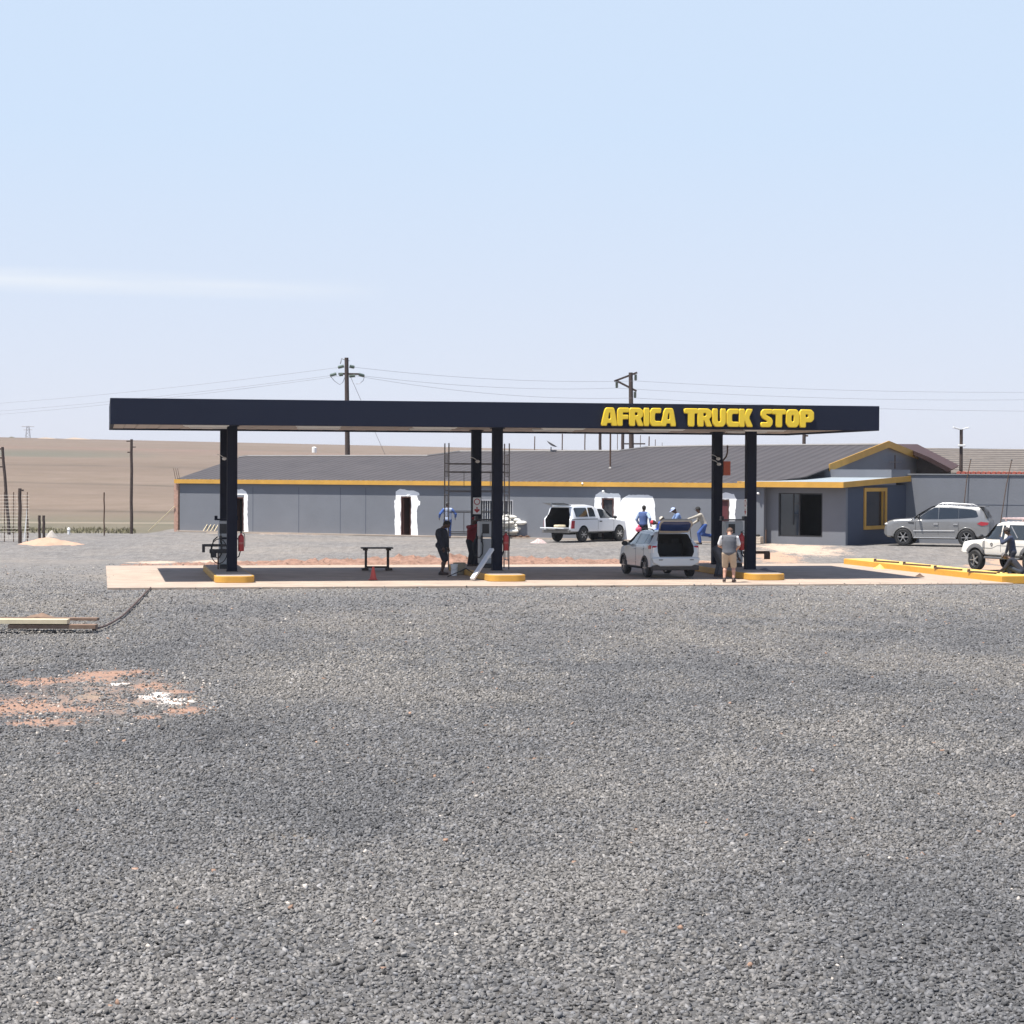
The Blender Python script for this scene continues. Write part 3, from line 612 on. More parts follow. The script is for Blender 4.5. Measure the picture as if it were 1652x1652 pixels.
mb = MB(); mb.box((BL/2, -.15, .40), (BL, .3, .06)); mb.build('apron', concrete, bld)
# roof: one front slope, its upper edge follows the three ridge heights
SL = .155; OV = .13
def onroof(px, py):
    n = Vector((SL*SB, -SL*CB_, 1)); d = ray(px, py); P0 = BF(0, -OV, ZE+.14); tt = (P0-Vector((0, 0, CAMH))).dot(n)/d.dot(n); q = d*tt+Vector((0, 0, CAMH))
    r = Vector((q.x-BO.x, q.y-BO.y)); return r.x*CB_+r.y*SB, -r.x*SB+r.y*CB_, q.z
ridge_px = [(385, 738), (400, 736.5), (690, 736), (742, 729), (1000, 728), (1045, 722), (1140, 720), (1432, 717.5)]
RP = [onroof(*p) for p in ridge_px]
roofm = stripes('dark_corrugated_sheet', (.070, .060, .059), .0, 'X', .62, .6, .70, .65, .2, 5.)
RE = RP[-1][0]
RZ0 = ZE+.14
REND = onroof(1272, 778)[0]; REV = onroof(1219, 778)[0]; KN = onroof(1338, 754.5)
front = [(-.25, -OV, RZ0)] + [(a, b, z) for a, b, z in RP] + [KN, onroof(1300, 769), (REV, -OV, RZ0)]
mb = MB(); n = len(front)
mb.add([Vector(p) for p in front]+[Vector(p)-Vector((0, 0, .05)) for p in front], [tuple(range(n)), tuple(range(n, 2*n))[::-1]]+[(k, (k+1) % n, n+(k+1) % n, n+k) for k in range(n)])
rf = mb.build('roof', roofm, bld); bm = bmesh.new(); bm.from_mesh(rf.data); bmesh.ops.triangulate(bm, faces=[f for f in bm.faces if len(f.verts) > 4]); bm.to_mesh(rf.data); bm.free()
mb = MB()   # rear slope
for i in range(len(RP)-1):
    (a0, b0, z0), (a1, b1, z1) = RP[i], RP[i+1]
    mb.add([(a0, b0, z0-.01), (a1, b1, z1-.01), (a1, b1+12, z1-1.7), (a0, b0+9, z0-1.4)], [(0, 1, 2, 3)])
mb.build('rear_roof', roofm, bld)
mb = MB()   # roll-top ridge capping
mb.tube([Vector(p)+Vector((0, 0, .02)) for p in RP], .07, 6); mb.build('ridge_cap', mat('pale_ridge', (.20, .19, .185), .6), bld)
mb = MB(); mb.box((REV/2-.1, -OV-.03, RZ0-.10), (REV+.3, .03, .22)); mb.build('fascia', yellow, bld, bevel=.004)
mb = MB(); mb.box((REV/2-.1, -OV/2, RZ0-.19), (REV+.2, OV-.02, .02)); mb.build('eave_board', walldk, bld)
mb = MB()   # the wavy front edge of the sheets over the fascia
es = [(q, -OV-.03, RZ0+.012+.014*math.sin(q*2*math.pi/.30)) for q in np.arange(-.2, REV, .05)]; mb.tube(es, .016, 4)
mb.build('sheet_edge', roofm, bld)
# gable end over the flat roofed annex
pk = RP[-1]; GA = REND
mb = MB(); gpk = (pk[1], pk[2]-.06); rb = pk[1]+11.0; rz_ = 3.72
mb.prism([(KN[1], KN[2]-.08), (gpk[0], gpk[1]), (rb, rz_), (rb, 2.2), (KN[1], 2.2)], -.15, 0, 'YZ'); gw = mb.build('gable_wall', wallm, bld)
gw.location.x = 0
# shear the gable so it meets both the eave end and the ridge end
dA = (RP[-1][0]-KN[0])/(RP[-1][1]-KN[1])
for v in gw.data.vertices: v.co.x = KN[0]-.1+v.co.x+dA*(v.co.y-KN[1])
mb = MB()
pA, pB, pC = Vector(KN), Vector((RP[-1][0]+.06, RP[-1][1], RP[-1][2]+.03)), Vector((KN[0]+dA*(rb-KN[1]), rb, rz_))
mb.bar(pA, pB, .05, .34); mb.bar(pB, pC, .05, .34); mb.build('barge_board', yellow, bld)
# metal cross fixed on the gable
def ongable(px, py):
    A = BF(KN[0], KN[1]); Bp = BF(RP[-1][0], RP[-1][1]); d2 = Vector((Bp.x-A.x, Bp.y-A.y)); n = Vector((d2.y, -d2.x)); d = ray(px, py)
    tt = Vector((A.x, A.y)).dot(n)/(d.x*n.x+d.y*n.y); return Vector((d.x*tt, d.y*tt, CAMH+d.z*tt))
p0, p1, p2, p3 = ongable(1440, 734), ongable(1440, 756), ongable(1431, 745.5), ongable(1450, 745.5)
off = Vector((.10, -.14, 0))
cr = thing('gable_cross', 'thin metal cross bracket on the small grey gable', 'bracket', p1+off)
mb = MB(); mb.bar((0, 0, 0), p0-p1, .05, .05); mb.build('upright', rust, cr); mb = MB(); mb.bar(p2-p1, p3-p1, .05, .05); mb.build('crossbar', steel, cr)
# brick pier with starter bars at the far left corner
bp = thing('brick_pier', 'unplastered salmon brick pier with rusty starter bars at the building corner', 'pier', BF(-.22, .1, .2), TH)
mb = MB()
for k in range(31): mb.box((random.uniform(-.012, .012), 0, .05+k*.088), (.26+random.uniform(-.015, .015), .3, .078))
mb.build('brickwork', brick, bp)
for q in (-.18, -.04, .09): mb = MB(); mb.cone((q+.1, 0, 2.7), (q-.1, 0, 3.55), .014, n=6); mb.build('starter_bar', rust, bp)
mb = MB(); mb.bar((-.05, -.1, 1.5), (-1.7, -.3, .1), .05, .03); tag(mb.build('prop', plank, None, loc=BF(-.22, .0, .22), rz=TH), 'pale timber prop leaning on the brick pier', 'timber')

# annex with the sliding door
AO = AT(1364, 880, 98.9); AO.z = .3
TA = R_(-36); CA_, SA_ = math.cos(TA), math.sin(TA)
def AFr(a, b, z=0): return Vector((AO.x+a*CA_-b*SA_, AO.y+a*SA_+b*CA_, z))
def onplane(px, py, o, ux, uy):
    n = Vector((-uy, ux)); d = ray(px, py); tt = Vector((o.x, o.y)).dot(n)/(d.x*n.x+d.y*n.y); q = Vector((d.x*tt-o.x, d.y*tt-o.y)); return q.x*ux+q.y*uy, CAMH+d.z*tt
ann = thing('annex', 'flat roofed grey annex with sliding door and yellow framed window', 'building', (AO.x, AO.y, 0), TA)
def fa(px, py): return onplane(px, py, AO, CA_, SA_)
def sa(px, py): return onplane(px, py, AO, -SA_, CA_)
aL = fa(1229, 830)[0]; da0, dz1 = fa(1256, 795); da1 = fa(1327, 795)[0]; dz0 = fa(1290, 866)[1]; sD = sa(1466, 830)[0]
ZA = 2.98
mb = MB(); mb.prism([(aL, 0), (da0, 0), (da0, .2), (aL, .2)], .1, ZA, 'XY'); mb.prism([(da1, 0), (0, 0), (0, .2), (da1, .2)], .1, ZA, 'XY')
mb.prism([(da0, 0), (da1, 0), (da1, .2), (da0, .2)], .1, dz0, 'XY'); mb.prism([(da0, 0), (da1, 0), (da1, .2), (da0, .2)], dz1, ZA, 'XY')
mb.prism([(aL, .2), (aL+.2, .2), (aL+.2, 3.4), (aL, 3.4)], .1, ZA, 'XY'); mb.build('front_wall', wallm, ann)
sw0, sz1 = sa(1396, 793); sw1 = sa(1427, 793)[0]; sz0 = sa(1411, 848)[1]
mb = MB()
for y0, y1, z0, z1 in ((.2, sw0, .1, 3.1), (sw1, sD, .1, 3.1), (sw0, sw1, .1, sz0), (sw0, sw1, sz1, 3.1)): mb.prism([(-.2, y0), (0, y0), (0, y1), (-.2, y1)], z0, z1, 'XY')
mb.build('side_wall', walldk, ann)  # sunless side: its shade is painted in by the darker grey
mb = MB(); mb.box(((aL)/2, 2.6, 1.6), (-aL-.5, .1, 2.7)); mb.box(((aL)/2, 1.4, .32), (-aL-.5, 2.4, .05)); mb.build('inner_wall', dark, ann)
fr = MB()
for q in (da0+.03, (da0*.53+da1*.47), da1-.03): fr.box((q, .08, (dz0+dz1)/2), (.06, .12, dz1-dz0))
fr.box(((da0+da1)/2, .08, dz1-.03), (da1-da0-.12, .1, .06)); fr.box(((da0+da1)/2, .08, dz0+.03), (da1-da0-.12, .1, .06))
f = fr.build('sliding_door', blackp, ann)
dm = da0*.53+da1*.47; mb = MB(); mb.box(((da0+dm)/2, .09, (dz0+dz1)/2), (dm-da0-.09, .012, dz1-dz0-.12)); mb.build('pane', mat('door_glass', (.03, .04, .05), .06, var=.1, spec=1), f)
mb = MB(); mb.box(((dm-.32), .075, dz0+(dz1-dz0)*.62), (.05, .05, (dz1-dz0)*.7)); mb.box((dm-.2, .075, dz0+(dz1-dz0)*.5), (.26, .05, .05)); mb.box((dm-.2, .075, dz0+(dz1-dz0)*.75), (.26, .05, .05)); mb.build('mullion', blackp, f)
fr = MB(); ym = (sw0+sw1)/2; e = .17
fr.box((.03, sw0-e/2, (sz0+sz1)/2), (.06, e, sz1-sz0+2*e)); fr.box((.03, sw1+e/2, (sz0+sz1)/2), (.06, e, sz1-sz0+2*e)); fr.box((.03, ym, sz1+e/2), (.06, sw1-sw0, e)); fr.box((.03, ym, sz0-e/2), (.06, sw1-sw0, e))
f = fr.build('window', yellow, ann)
mb = MB(); mb.box((-.08, sw0+.06, (sz0+sz1)/2), (.08, .1, sz1-sz0)); mb.box((-.08, sw1-.06, (sz0+sz1)/2), (.08, .1, sz1-sz0)); mb.build('inner_frame', yellow, f)
mb = MB(); mb.box((-.12, ym, (sz0+sz1)/2), (.01, sw1-sw0, sz1-sz0)); mb.build('pane', mat('side_window_glass', (.012, .014, .022), .1, var=.1), f)
# annex roof slab with yellow fascia, rising towards the back
ov = .66; zr0, zr1 = 3.24, 3.50
mb = MB(); aR = aL-.9
mb.add([(aR, -ov, zr0), (ov*.3, -ov, zr0), (ov*.3, sD+.1, zr1+.04), (aR, sD+.1, zr1+.04), (aR, -ov, zr0-.04), (ov*.3, -ov, zr0-.04), (ov*.3, sD+.1, zr1), (aR, sD+.1, zr1)], [(0, 1, 2, 3), (4, 7, 6, 5), (0, 4, 5, 1), (1, 5, 6, 2), (2, 6, 7, 3), (3, 7, 4, 0)])
mb.build('roof', mat('pale_blue_sheet', (.30, .34, .36), .5, var=.08), ann)
mb = MB(); mb.box(((aR+ov*.3)/2, -ov-.02, zr0-.12), (-aR+ov*.3+.04, .04, .26)); mb.bar((ov*.3+.02, -ov-.04, zr0-.12), (ov*.3+.02, sD+.1, zr1-.08), .04, .26); mb.build('fascia', yellow, ann)
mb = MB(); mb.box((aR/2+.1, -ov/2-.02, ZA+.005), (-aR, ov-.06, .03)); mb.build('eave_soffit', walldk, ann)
p0 = fa(1233, 795)[0]; mb = MB(); mb.box((p0, -.06, fa(1233, 795)[1]), (.12, .1, .22)); mb.build('wall_box', whitep, ann, bevel=.01)
pp = MB(); q0 = AFr(aL+.9, 4.8); mb = MB(); mb.box((aL+2.1, 4.6, 3.52), (4.6, .2, .62)); mb.box((aL+4.30, 5.6, 3.52), (.2, 1.8, .62)); mb.build('parapet', wallm, ann)

# tall grey wall behind the silver suv
wst = AFr(0, sD-.3); wd = Vector((math.cos(R_(-27)), math.sin(R_(-27)), 0))
yw = thing('yard_wall', 'tall plain grey plastered wall behind the silver suv', 'wall', (wst.x, wst.y, 0), R_(-27))
mb = MB(); mb.box((7, .12, 1.9), (15, .24, 3.40)); mb.build('plaster', wallm, yw)
mb = MB(); mb.box((7, .12, 3.62), (15.04, .34, .05)); mb.build('coping', mat('grey_coping', (.2, .21, .22), .8), yw)
mb = MB(); mb.box((7.6, -.004, 2.2), (12, .008, .02)); mb.build('string_line', walldk, yw)
mb = MB()
for q in np.arange(2.4, 14, .24): mb.lathe([(.0, 0), (.09, 0), (.10, .22), (0, .22)], 10, 'Y', (q, .42, 3.68))
mb.box((8.3, .52, 3.60), (12, .3, .10)); mb.build('red_tile_edge', mat('red_tile', (.33, .09, .06), .8, var=.2), yw)
# rods leaning on it
def yws(px, py): 
    a_, z_ = onplane(px, py, wst, wd.x, wd.y); return a_, z_
r0 = None
for (x0, y0, x1, y1, lab) in ((1552, 826, 1566, 741, 'thin dark rod leaning on the grey wall above the suv roof'), (1612, 850, 1632, 742, 'thin dark rod leaning on the grey wall at the right edge')):
    a0, z0 = yws(x0, y0); a1, z1 = yws(x1, y1); o = thing('leaning_rod', lab, 'rod', wst+wd*a0, R_(-27), 'rods leaning on the grey wall')
    mb = MB(); mb.tube([(0, -.35, .36), (0+(a1-a0)*.6, -.10, z0+(z1-z0)*.6), ((a1-a0), .02, z1)], .02, 6); mb.build('shaft', rust, o); mb = MB(); mb.ell((a1-a0, .02, z1), (.045, .04, .05), 8); mb.build('tip', steel, o, True)

# second building behind: weathered tile roof and a dark red lean-to roof
nb = thing('neighbour_building', 'building behind with weathered brown striped tile roof', 'building', (0, 0, 0))
pa, pb, pc, pd = AT(1478, 722.5, 128), AT(1760, 726, 116), AT(1760, 764, 108), AT(1470, 762, 121)
ux = (pb-pa).normalized(); 
mb = MB(); mb.add([pa, pb, pc, pd]+[p-Vector((0, 0, .15)) for p in (pa, pb, pc, pd)], [(0, 1, 2, 3), (4, 7, 6, 5), (0, 4, 5, 1), (1, 5, 6, 2), (2, 6, 7, 3), (3, 7, 4, 0)])
zt = stripes('tile_courses', (.17, .145, .125), 1.0, 'Z', 2.6, .8, .35, .9); mb.build('roof', zt, nb)
pe = pb+Vector((6, 14, 0)); pf = pa+Vector((6, 14, 0)); mb = MB(); mb.add([pa-Vector((0, 0, .02)), pb-Vector((0, 0, .02)), pe-Vector((0, 0, 2)), pf-Vector((0, 0, 2))], [(0, 1, 2, 3)]); mb.build('rear_roof', zt, nb)
mb = MB(); q0, q1 = pd-Vector((0, 0, .15)), pc-Vector((0, 0, .15)); mb.add([(q0.x, q0.y, .2), (q1.x, q1.y, .2), q1, q0, (q0.x+1, q0.y+2, .2), (q1.x+1, q1.y+2, .2), q1+Vector((1, 2, 0)), q0+Vector((1, 2, 0))], [(0, 1, 2, 3), (5, 4, 7, 6), (3, 2, 6, 7), (0, 4, 5, 1), (0, 3, 7, 4), (1, 5, 6, 2)]); mb.build('wall', brick, nb)
rr = thing('red_lean_to_roof', 'dark red brown roof edge poking out behind the yellow gable', 'roof', (0, 0, 0))
qs = [AT(1440, 716.2, 116), AT(1480, 716.5, 119), AT(1548, 751, 112), AT(1536, 757, 109.5), AT(1500, 738, 112), AT(1462, 722, 115)]
mb = MB(); n = len(qs); mb.add(qs+[q+Vector((-.1, .5, -.14)) for q in qs], [tuple(range(n)), tuple(range(n, 2*n))[::-1]]+[(k, (k+1) % n, n+(k+1) % n, n+k) for k in range(n)])
mb.build('sheet', mat('dark_red_sheet', (.05, .024, .022), .7, var=.2), rr)
mb = MB(); b0, b1 = AT(1540, 758, 111), AT(1537, 758, 113); mb.add([AT(1470, 724, 115.5), AT(1534, 756, 112), AT(1534, 766, 112), AT(1470, 766, 115.5)]+[p+Vector((.3, 2, 0)) for p in (AT(1470, 724, 115.5), AT(1534, 756, 112), AT(1534, 766, 112), AT(1470, 766, 115.5))], [(0, 1, 2, 3), (4, 7, 6, 5), (0, 4, 5, 1), (1, 5, 6, 2), (2, 6, 7, 3), (3, 7, 4, 0)])
mb.build('wall', mat('brown_plaster', (.13, .10, .09), .9, var=.2), rr)

# sand at the walls
heap('sand', 'salmon sand pile beside the two short posts', 'sand', G(68, 879)+Vector((0, 1.1, -.05)), 1.75, 1.1, .40, sandm, 0, 40, 24, .12)
# light block and thin stake by the annex
bk = G(1222, 877); o = thing('brick_stack', 'small stack of pale bricks left of the annex door', 'bricks', bk+Vector((0, 0, 0)), TA)
mb = MB(); 
for k in range(3):
    for j in range(2): mb.box((j*.24-.12, 0, .06+k*.11), (.22, .3, .10), random.uniform(-.08, .08))
mb.build('pale_bricks', palesand, o); mb = MB(); mb.ell((.02, 0, .38), (.12, .1, .06), 10); mb.build('bag', black, o, True)
mb = MB(); mb.cone((0, 0, 0), (.0, 0, .62), .03, n=8); mb.ell((0, 0, .62), (.035, .035, .02), 8); tag(mb.build('stake', rust, None, loc=G(1235.5, 877)), 'short dark stake in front of the annex wall', 'stake')

# ------------------------------------------------------------------ vehicles
def interp(st, x):
    if x <= st[0][0]: return st[0][1:]
    for p, q in zip(st, st[1:]):
        if x <= q[0]:
            t_ = (x-p[0])/(q[0]-p[0]); return tuple(a_+(b_-a_)*t_ for a_, b_ in zip(p[1:], q[1:]))
    return st[-1][1:]
def ring(s_):
    zb, zbe, zt, ws, wb, wr = s_; wm = max(ws, wb); h = zbe-zb
    pts = [(0, zb), (ws*.8, zb), (ws, zb+.07), (wm*.995, zb+.25*h), (wm, zb+.55*h), (wb+.3*(wm-wb), zb+.85*h), (wb, zbe)]
    g = zt-zbe
    if g > .13: pts += [(wb+(wr-wb)*.5, zbe+(g-.1)*.5), (wr, zt-.10), (wr*.93, zt-.04), (wr*.7, zt-.008), (0, zt)]
    else: pts += [(wb*.985, zbe+g*.3), (wb*.95, zbe+g*.6), (wb*.88, zbe+g*.8), (wb*.6, zt-.005), (0, zt)]
    return pts
def loft(st, step=.07):
    x0, x1 = st[0][0], st[-1][0]; xs_ = sorted(set([s_[0] for s_ in st]+list(np.arange(x0, x1, step)))); mb = MB(); n = None; prev = []
    for x in xs_: prev.append((x, ring(interp(st, x))))
    vs = []; 
    for x, r in prev:
        full = [(x, y, z) for y, z in r]+[(x, -y, z) for y, z in r[-2:0:-1]]; n = len(full); vs += full
    L_ = len(prev); fs = [(i*n+k, i*n+(k+1) % n, (i+1)*n+(k+1) % n, (i+1)*n+k) for i in range(L_-1) for k in range(n)]+[tuple(range(n))[::-1], tuple(range((L_-1)*n, L_*n))]
    mb.add(vs, fs); return mb
def yside(st, x, z):
    r = ring(interp(st, x))[1:]
    for (y0, z0), (y1, z1) in zip(r, r[1:]):
        if z <= z1: return y0+(y1-y0)*max(0, (z-z0))/max(1e-6, z1-z0)
    return r[-2][0]
def sidepanel(st, poly, sgn, off=.012, d=.06):
    """polygon in (x, z) laid on the body side as a strip grid"""
    xs_ = [p[0] for p in poly]; x0, x1 = min(xs_)+1e-4, max(xs_)-1e-4; cols = sorted(set([round(x, 4) for x in xs_ if x0 < x < x1]+list(np.linspace(x0, x1, max(2, int((x1-x0)/d)+1))))); m = 5; vs = []
    for x in cols:
        zs = []
        for (ax, az), (bx, bz) in zip(poly, poly[1:]+poly[:1]):
            if (ax-x)*(bx-x) <= 0 and abs(ax-bx) > 1e-9: zs.append(az+(bz-az)*(x-ax)/(bx-ax))
        z0, z1 = min(zs), max(zs)
        for j in range(m): z = z0+(z1-z0)*j/(m-1); vs.append((x, sgn*(yside(st, x, z)+off), z))
        for j in range(m): z = z0+(z1-z0)*(m-1-j)/(m-1); vs.append((x, sgn*(yside(st, x, z)-.02), z))
    n = 2*m; L_ = len(cols); mb = MB(); mb.add(vs, [(i*n+k, i*n+(k+1) % n, (i+1)*n+(k+1) % n, (i+1)*n+k) for i in range(L_-1) for k in range(n)]+[tuple(range(n))[::-1], tuple(range((L_-1)*n, L_*n))]); return mb
def toppanel(st, x0, x1, f0, f1, off=.012, n=8):
    """screen glass laid on the centre top surface between two stations"""
    mb = MB(); vs = []; m = 6
    for i in range(n+1):
        u = i/n; x = x0+(x1-x0)*u; s_ = interp(st, x); w_ = s_[5]*(f0+(f1-f0)*u)
        for j in range(m+1):
            v = j/m*2-1; vs.append((x, v*w_, s_[2]+off-.025*abs(v)**3))
    mb.add(vs, [(i*(m+1)+j, i*(m+1)+j+1, (i+1)*(m+1)+j+1, (i+1)*(m+1)+j) for i in range(n) for j in range(m)])
    return mb
def cut(o, cutters):
    for cmb, ms in cutters:
        c = cmb.build('cutter', [ms, ms]); c.parent = o.parent; m = o.modifiers.new('cut', 'BOOLEAN'); m.operation = 'DIFFERENCE'; m.object = c; m.solver = 'EXACT'; m.material_mode = 'INDEX'
        for p_ in c.data.polygons: p_.material_index = 1
        me = evalmesh(o); o.modifiers.clear(); o.data = me; bpy.data.objects.remove(c)
    try: o.data.set_sharp_from_angle(angle=R_(32))
    except Exception: pass
def wheel(parent, x, y, r, wd, spokes=6, steer=0, rim=rimm):
    mb = MB(); mb.lathe([(r*.62, -wd/2), (r*.9, -wd/2), (r, -wd/2+.035), (r, wd/2-.035), (r*.9, wd/2), (r*.62, wd/2), (r*.58, 0), (r*.62, -wd/2)], 28, 'Y')
    o = mb.build('wheel', black, parent, True); o.location = (x, y, r); o.rotation_euler.z = steer
    sgn = 1 if y > 0 else -1; mb = MB(); yo = sgn*(wd/2-.03)
    prof = [(r*.66, yo+sgn*.02), (r*.60, yo+sgn*.02), (r*.57, yo-sgn*.05), (r*.57, yo-sgn*.1)]; mb.lathe(prof, 28, 'Y', cap=False)
    for k in range(spokes):
        a = 2*math.pi*k/spokes; mb.bar((0, yo+sgn*.012, 0), (r*.6*math.cos(a), yo+sgn*.005, r*.6*math.sin(a)), .075 if spokes < 8 else .05, .03)
    mb.lathe([(0, yo+sgn*.03), (r*.16, yo+sgn*.025), (r*.17, yo-sgn*.01)], 14, 'Y'); mb.build('rim', rim, o)
    mb = MB(); mb.lathe([(0, yo-sgn*.06), (r*.57, yo-sgn*.06)], 20, 'Y'); mb.build('brake_disc', dark, o)
    return o
def wheels(parent, wb, tr, r, wd, x0, spokes, steer=0):
    for x in (x0, x0+wb):
        for s_ in (1, -1): wheel(parent, x, s_*tr/2, r, wd, spokes, steer if x > x0 else 0)
def archcut(x, r, y0, y1, n=30):
    c = MB(); vs = []; 
    for y in (y0, y1):
        for k in range(n): a = 2*math.pi*k/n; vs.append((x+r*math.cos(a), y, r*.86+r*math.sin(a)))
    c.add(vs, [(k, (k+1) % n, n+(k+1) % n, n+k) for k in range(n)]+[tuple(range(n))[::-1], tuple(range(n, 2*n))]); return c
def body(parent, st, paint, archs, extra=(), name='body', smooth=True):
    o = loft(st).build(name, [paint, dark], parent, smooth)
    cs = []
    for x, r in archs:
        W_ = 1.2
        for s_ in (1, -1): cs.append((archcut(x, r, s_*.45, s_*W_), dark))
    cut(o, cs+list(extra)); return o
def flare(parent, st, x, r, zc, m=blackp, wid=.07, a0=-15, a1=195, rnm='wheel_arch_trim'):
    for sgn in (1, -1):
        mb = MB(); vs = []; n = 22
        for k in range(n+1):
            a = R_(a0+(a1-a0)*k/n)
            for rr, oo in ((r-.01, -.03), (r-.01, .018), (r+wid*.6, .022), (r+wid, -.01)):
                X, Z = x+rr*math.cos(a), zc+rr*math.sin(a); Z = max(Z, interp(st, X)[0]+.0); vs.append((X, sgn*(yside(st, X, Z)+oo), Z))
        mb.add(vs, [(k*4+j, k*4+j+1, k*4+5+j, k*4+4+j) for k in range(n) for j in range(3)]); mb.build(rnm, m, parent, True)
def simple(parent, name, m, fn, bevel=.01, smooth=False):
    mb = MB(); fn(mb); return mb.build(name, m, parent, smooth, bevel)
def person_free(): pass

def mirrors(car, x, z, y, m):
    for s_ in (1, -1): simple(car, 'mirror', m, lambda q: (q.ell((x, s_*(y+.13), z), (.06, .12, .085), 12), q.box((x, s_*(y+.02), z-.03), (.05, .14, .04))), 0, True)

# compact hatchback, tailgate up
sx = [(-2.05, .46, .84, .92, .70, .66, .5), (-2.01, .38, .98, 1.06, .80, .78, .6), (-1.95, .33, 1.08, 1.16, .84, .82, .62), (-1.88, .31, 1.12, 1.34, .855, .83, .60), (-1.74, .30, 1.12, 1.50, .865, .845, .60), (-1.4, .27, 1.11, 1.575, .87, .855, .61), (-.7, .25, 1.09, 1.60, .87, .86, .62),
      (0, .25, 1.06, 1.59, .87, .86, .62), (.35, .25, 1.04, 1.53, .87, .86, .61), (.8, .25, 1.02, 1.30, .87, .855, .61), (1.22, .25, 1.0, 1.10, .87, .85, .64), (1.7, .27, .90, 1.0, .86, .82, .62), (1.95, .30, .76, .88, .82, .76, .55), (2.08, .40, .62, .70, .68, .62, .45)]
hd = Vector((-.237, .971)); ang = math.atan2(hd.y, hd.x); ctr = G(1080, 933.5)
hc = thing('hatchback_car', 'pale silver hatchback with raised tailgate under the canopy', 'car', (ctr.x-.01+hd.x*1.32, ctr.y+hd.y*1.32, .055), ang)
cutc = MB(); cutc.prism([(-.58, .72), (.58, .72), (.645, .88), (.645, 1.08), (.52, 1.49), (-.52, 1.49), (-.645, 1.08), (-.645, .88)], -2.3, -.85, 'YZ')
bo = body(hc, sx, carpale, [(-1.25, .37), (1.25, .37)], [(cutc, dark)])
for s_ in (1, -1):
    sidepanel(sx, [(-1.66, 1.16), (-1.20, 1.15), (-1.18, 1.43), (-1.52, 1.43)], s_).build('side_window', glass, hc)
    sidepanel(sx, [(-1.12, 1.14), (-.26, 1.11), (-.24, 1.47), (-1.08, 1.46)], s_).build('side_window', mat('painted_reflection_glass', (.12, .16, .18), .05, var=.1, spec=1), hc)  # sky reflection painted in as a lighter blue-grey base colour
    sidepanel(sx, [(-.18, 1.11), (.82, 1.07), (.32, 1.40), (-.16, 1.47)], s_).build('side_window', mat('painted_reflection_glass', (.1, .1, .1)), hc)
    sidepanel(sx, [(-1.95, 1.08), (-1.82, 1.10), (-1.70, 1.06), (-1.72, .92), (-1.82, .84), (-1.94, .84)], s_, .02).build('tail_light', clearl, hc)
    sidepanel(sx, [(-1.94, 1.09), (-1.82, 1.11), (-1.68, 1.07), (-1.70, .98), (-1.93, .99)], s_, .026).build('tail_lens', tail, hc)
    simple(hc, 'tail_light', clearl, lambda q: q.box((-1.955, s_*.735, .945), (.12, .165, .21)), .03); simple(hc, 'tail_lens', tail, lambda q: q.box((-1.945, s_*.735, 1.045), (.13, .17, .10)), .03)
    sidepanel(sx, [(-1.0, .52), (.85, .52), (.85, .545), (-1.0, .545)], s_, .018).build('door_moulding', carpale, hc)
    for xd in (-.22, -1.13): sidepanel(sx, [(xd-.006, .36), (xd+.006, .36), (xd+.006, 1.08), (xd-.006, 1.08)], s_, .004).build('door_seam', dark, hc)
    simple(hc, 'door_handle', carpale, lambda q: q.box((-.05-.0, s_*.875, .94), (.16, .05, .035))); simple(hc, 'door_handle', carpale, lambda q: q.box((-.98, s_*.875, .96), (.16, .05, .035)))
    sidepanel(sx, [(-.9, .26), (.9, .26), (.9, .36), (-.9, .36)], s_, .02).build('sill_trim', blackp, hc)
    simple(hc, 'roof_rail', blackp, lambda q: q.tube([(-1.35, s_*.56, 1.57), (-1.2, s_*.57, 1.635), (-.2, s_*.57, 1.65), (.1, s_*.56, 1.58)], .018, 6), 0, True)
    simple(hc, 'headlight', clearl, lambda q: q.ell((1.86, s_*.66, .70), (.14, .13, .09)), 0, True)
    simple(hc, 'bumper_slot', blackp, lambda q: q.box((-2.10, s_*.55, .62), (.03, .14, .03)))
toppanel(sx, .36, 1.20, 1.0, 1.16).build('windscreen', glass, hc, True)
simple(hc, 'bumper', carpale, lambda q: (q.prism([(-.80, .50), (-.86, .68), (-.62, .70), (.62, .70), (.86, .68), (.80, .50), (.55, .40), (-.55, .40)], -2.10, -1.93, 'YZ')), .04)
simple(hc, 'bumper_trim', blackp, lambda q: q.prism([(-.82, .26), (-.84, .42), (-.55, .46), (.55, .46), (.84, .42), (.82, .26)], -2.06, -1.8, 'YZ'), .03)
simple(hc, 'exhaust', steel, lambda q: q.cone((-2.02, .35, .25), (-1.8, .35, .25), .03, n=10), 0)
simple(hc, 'rear_seat', mat('seat_fabric', (.03, .03, .034), .9), lambda q: (q.box((-.8, 0, .88), (.14, 1.2, .55)), q.box((-.82, -.36, 1.22), (.1, .26, .17)), q.box((-.82, .36, 1.22), (.1, .26, .17)), q.box((-.82, 0, 1.2), (.1, .2, .13))), .03)
GA_ = R_(40); GN = Vector((-math.cos(GA_), 0, math.sin(GA_))); GI = Vector((-math.sin(GA_), 0, -math.cos(GA_)))   # up the gate, and out of its inner face
def tgpt(u, y, o_=0): p_ = Vector((-1.70, 0, 1.53))+GN*u*.60+GI*o_; return (p_.x, y, p_.z)
tg = MB(); vs = []; prof = [(0, .50, 0), (.12, .54, .02), (.35, .56, .03), (.7, .60, .0), (.93, .57, -.04), (1.0, .48, -.07)]
for u, w_, o_ in prof: vs += [tgpt(u, -w_, o_), tgpt(u, 0, o_+.015), tgpt(u, w_, o_), tgpt(u, w_*.98, o_-.05), tgpt(u, 0, o_-.07), tgpt(u, -w_*.98, o_-.05)]
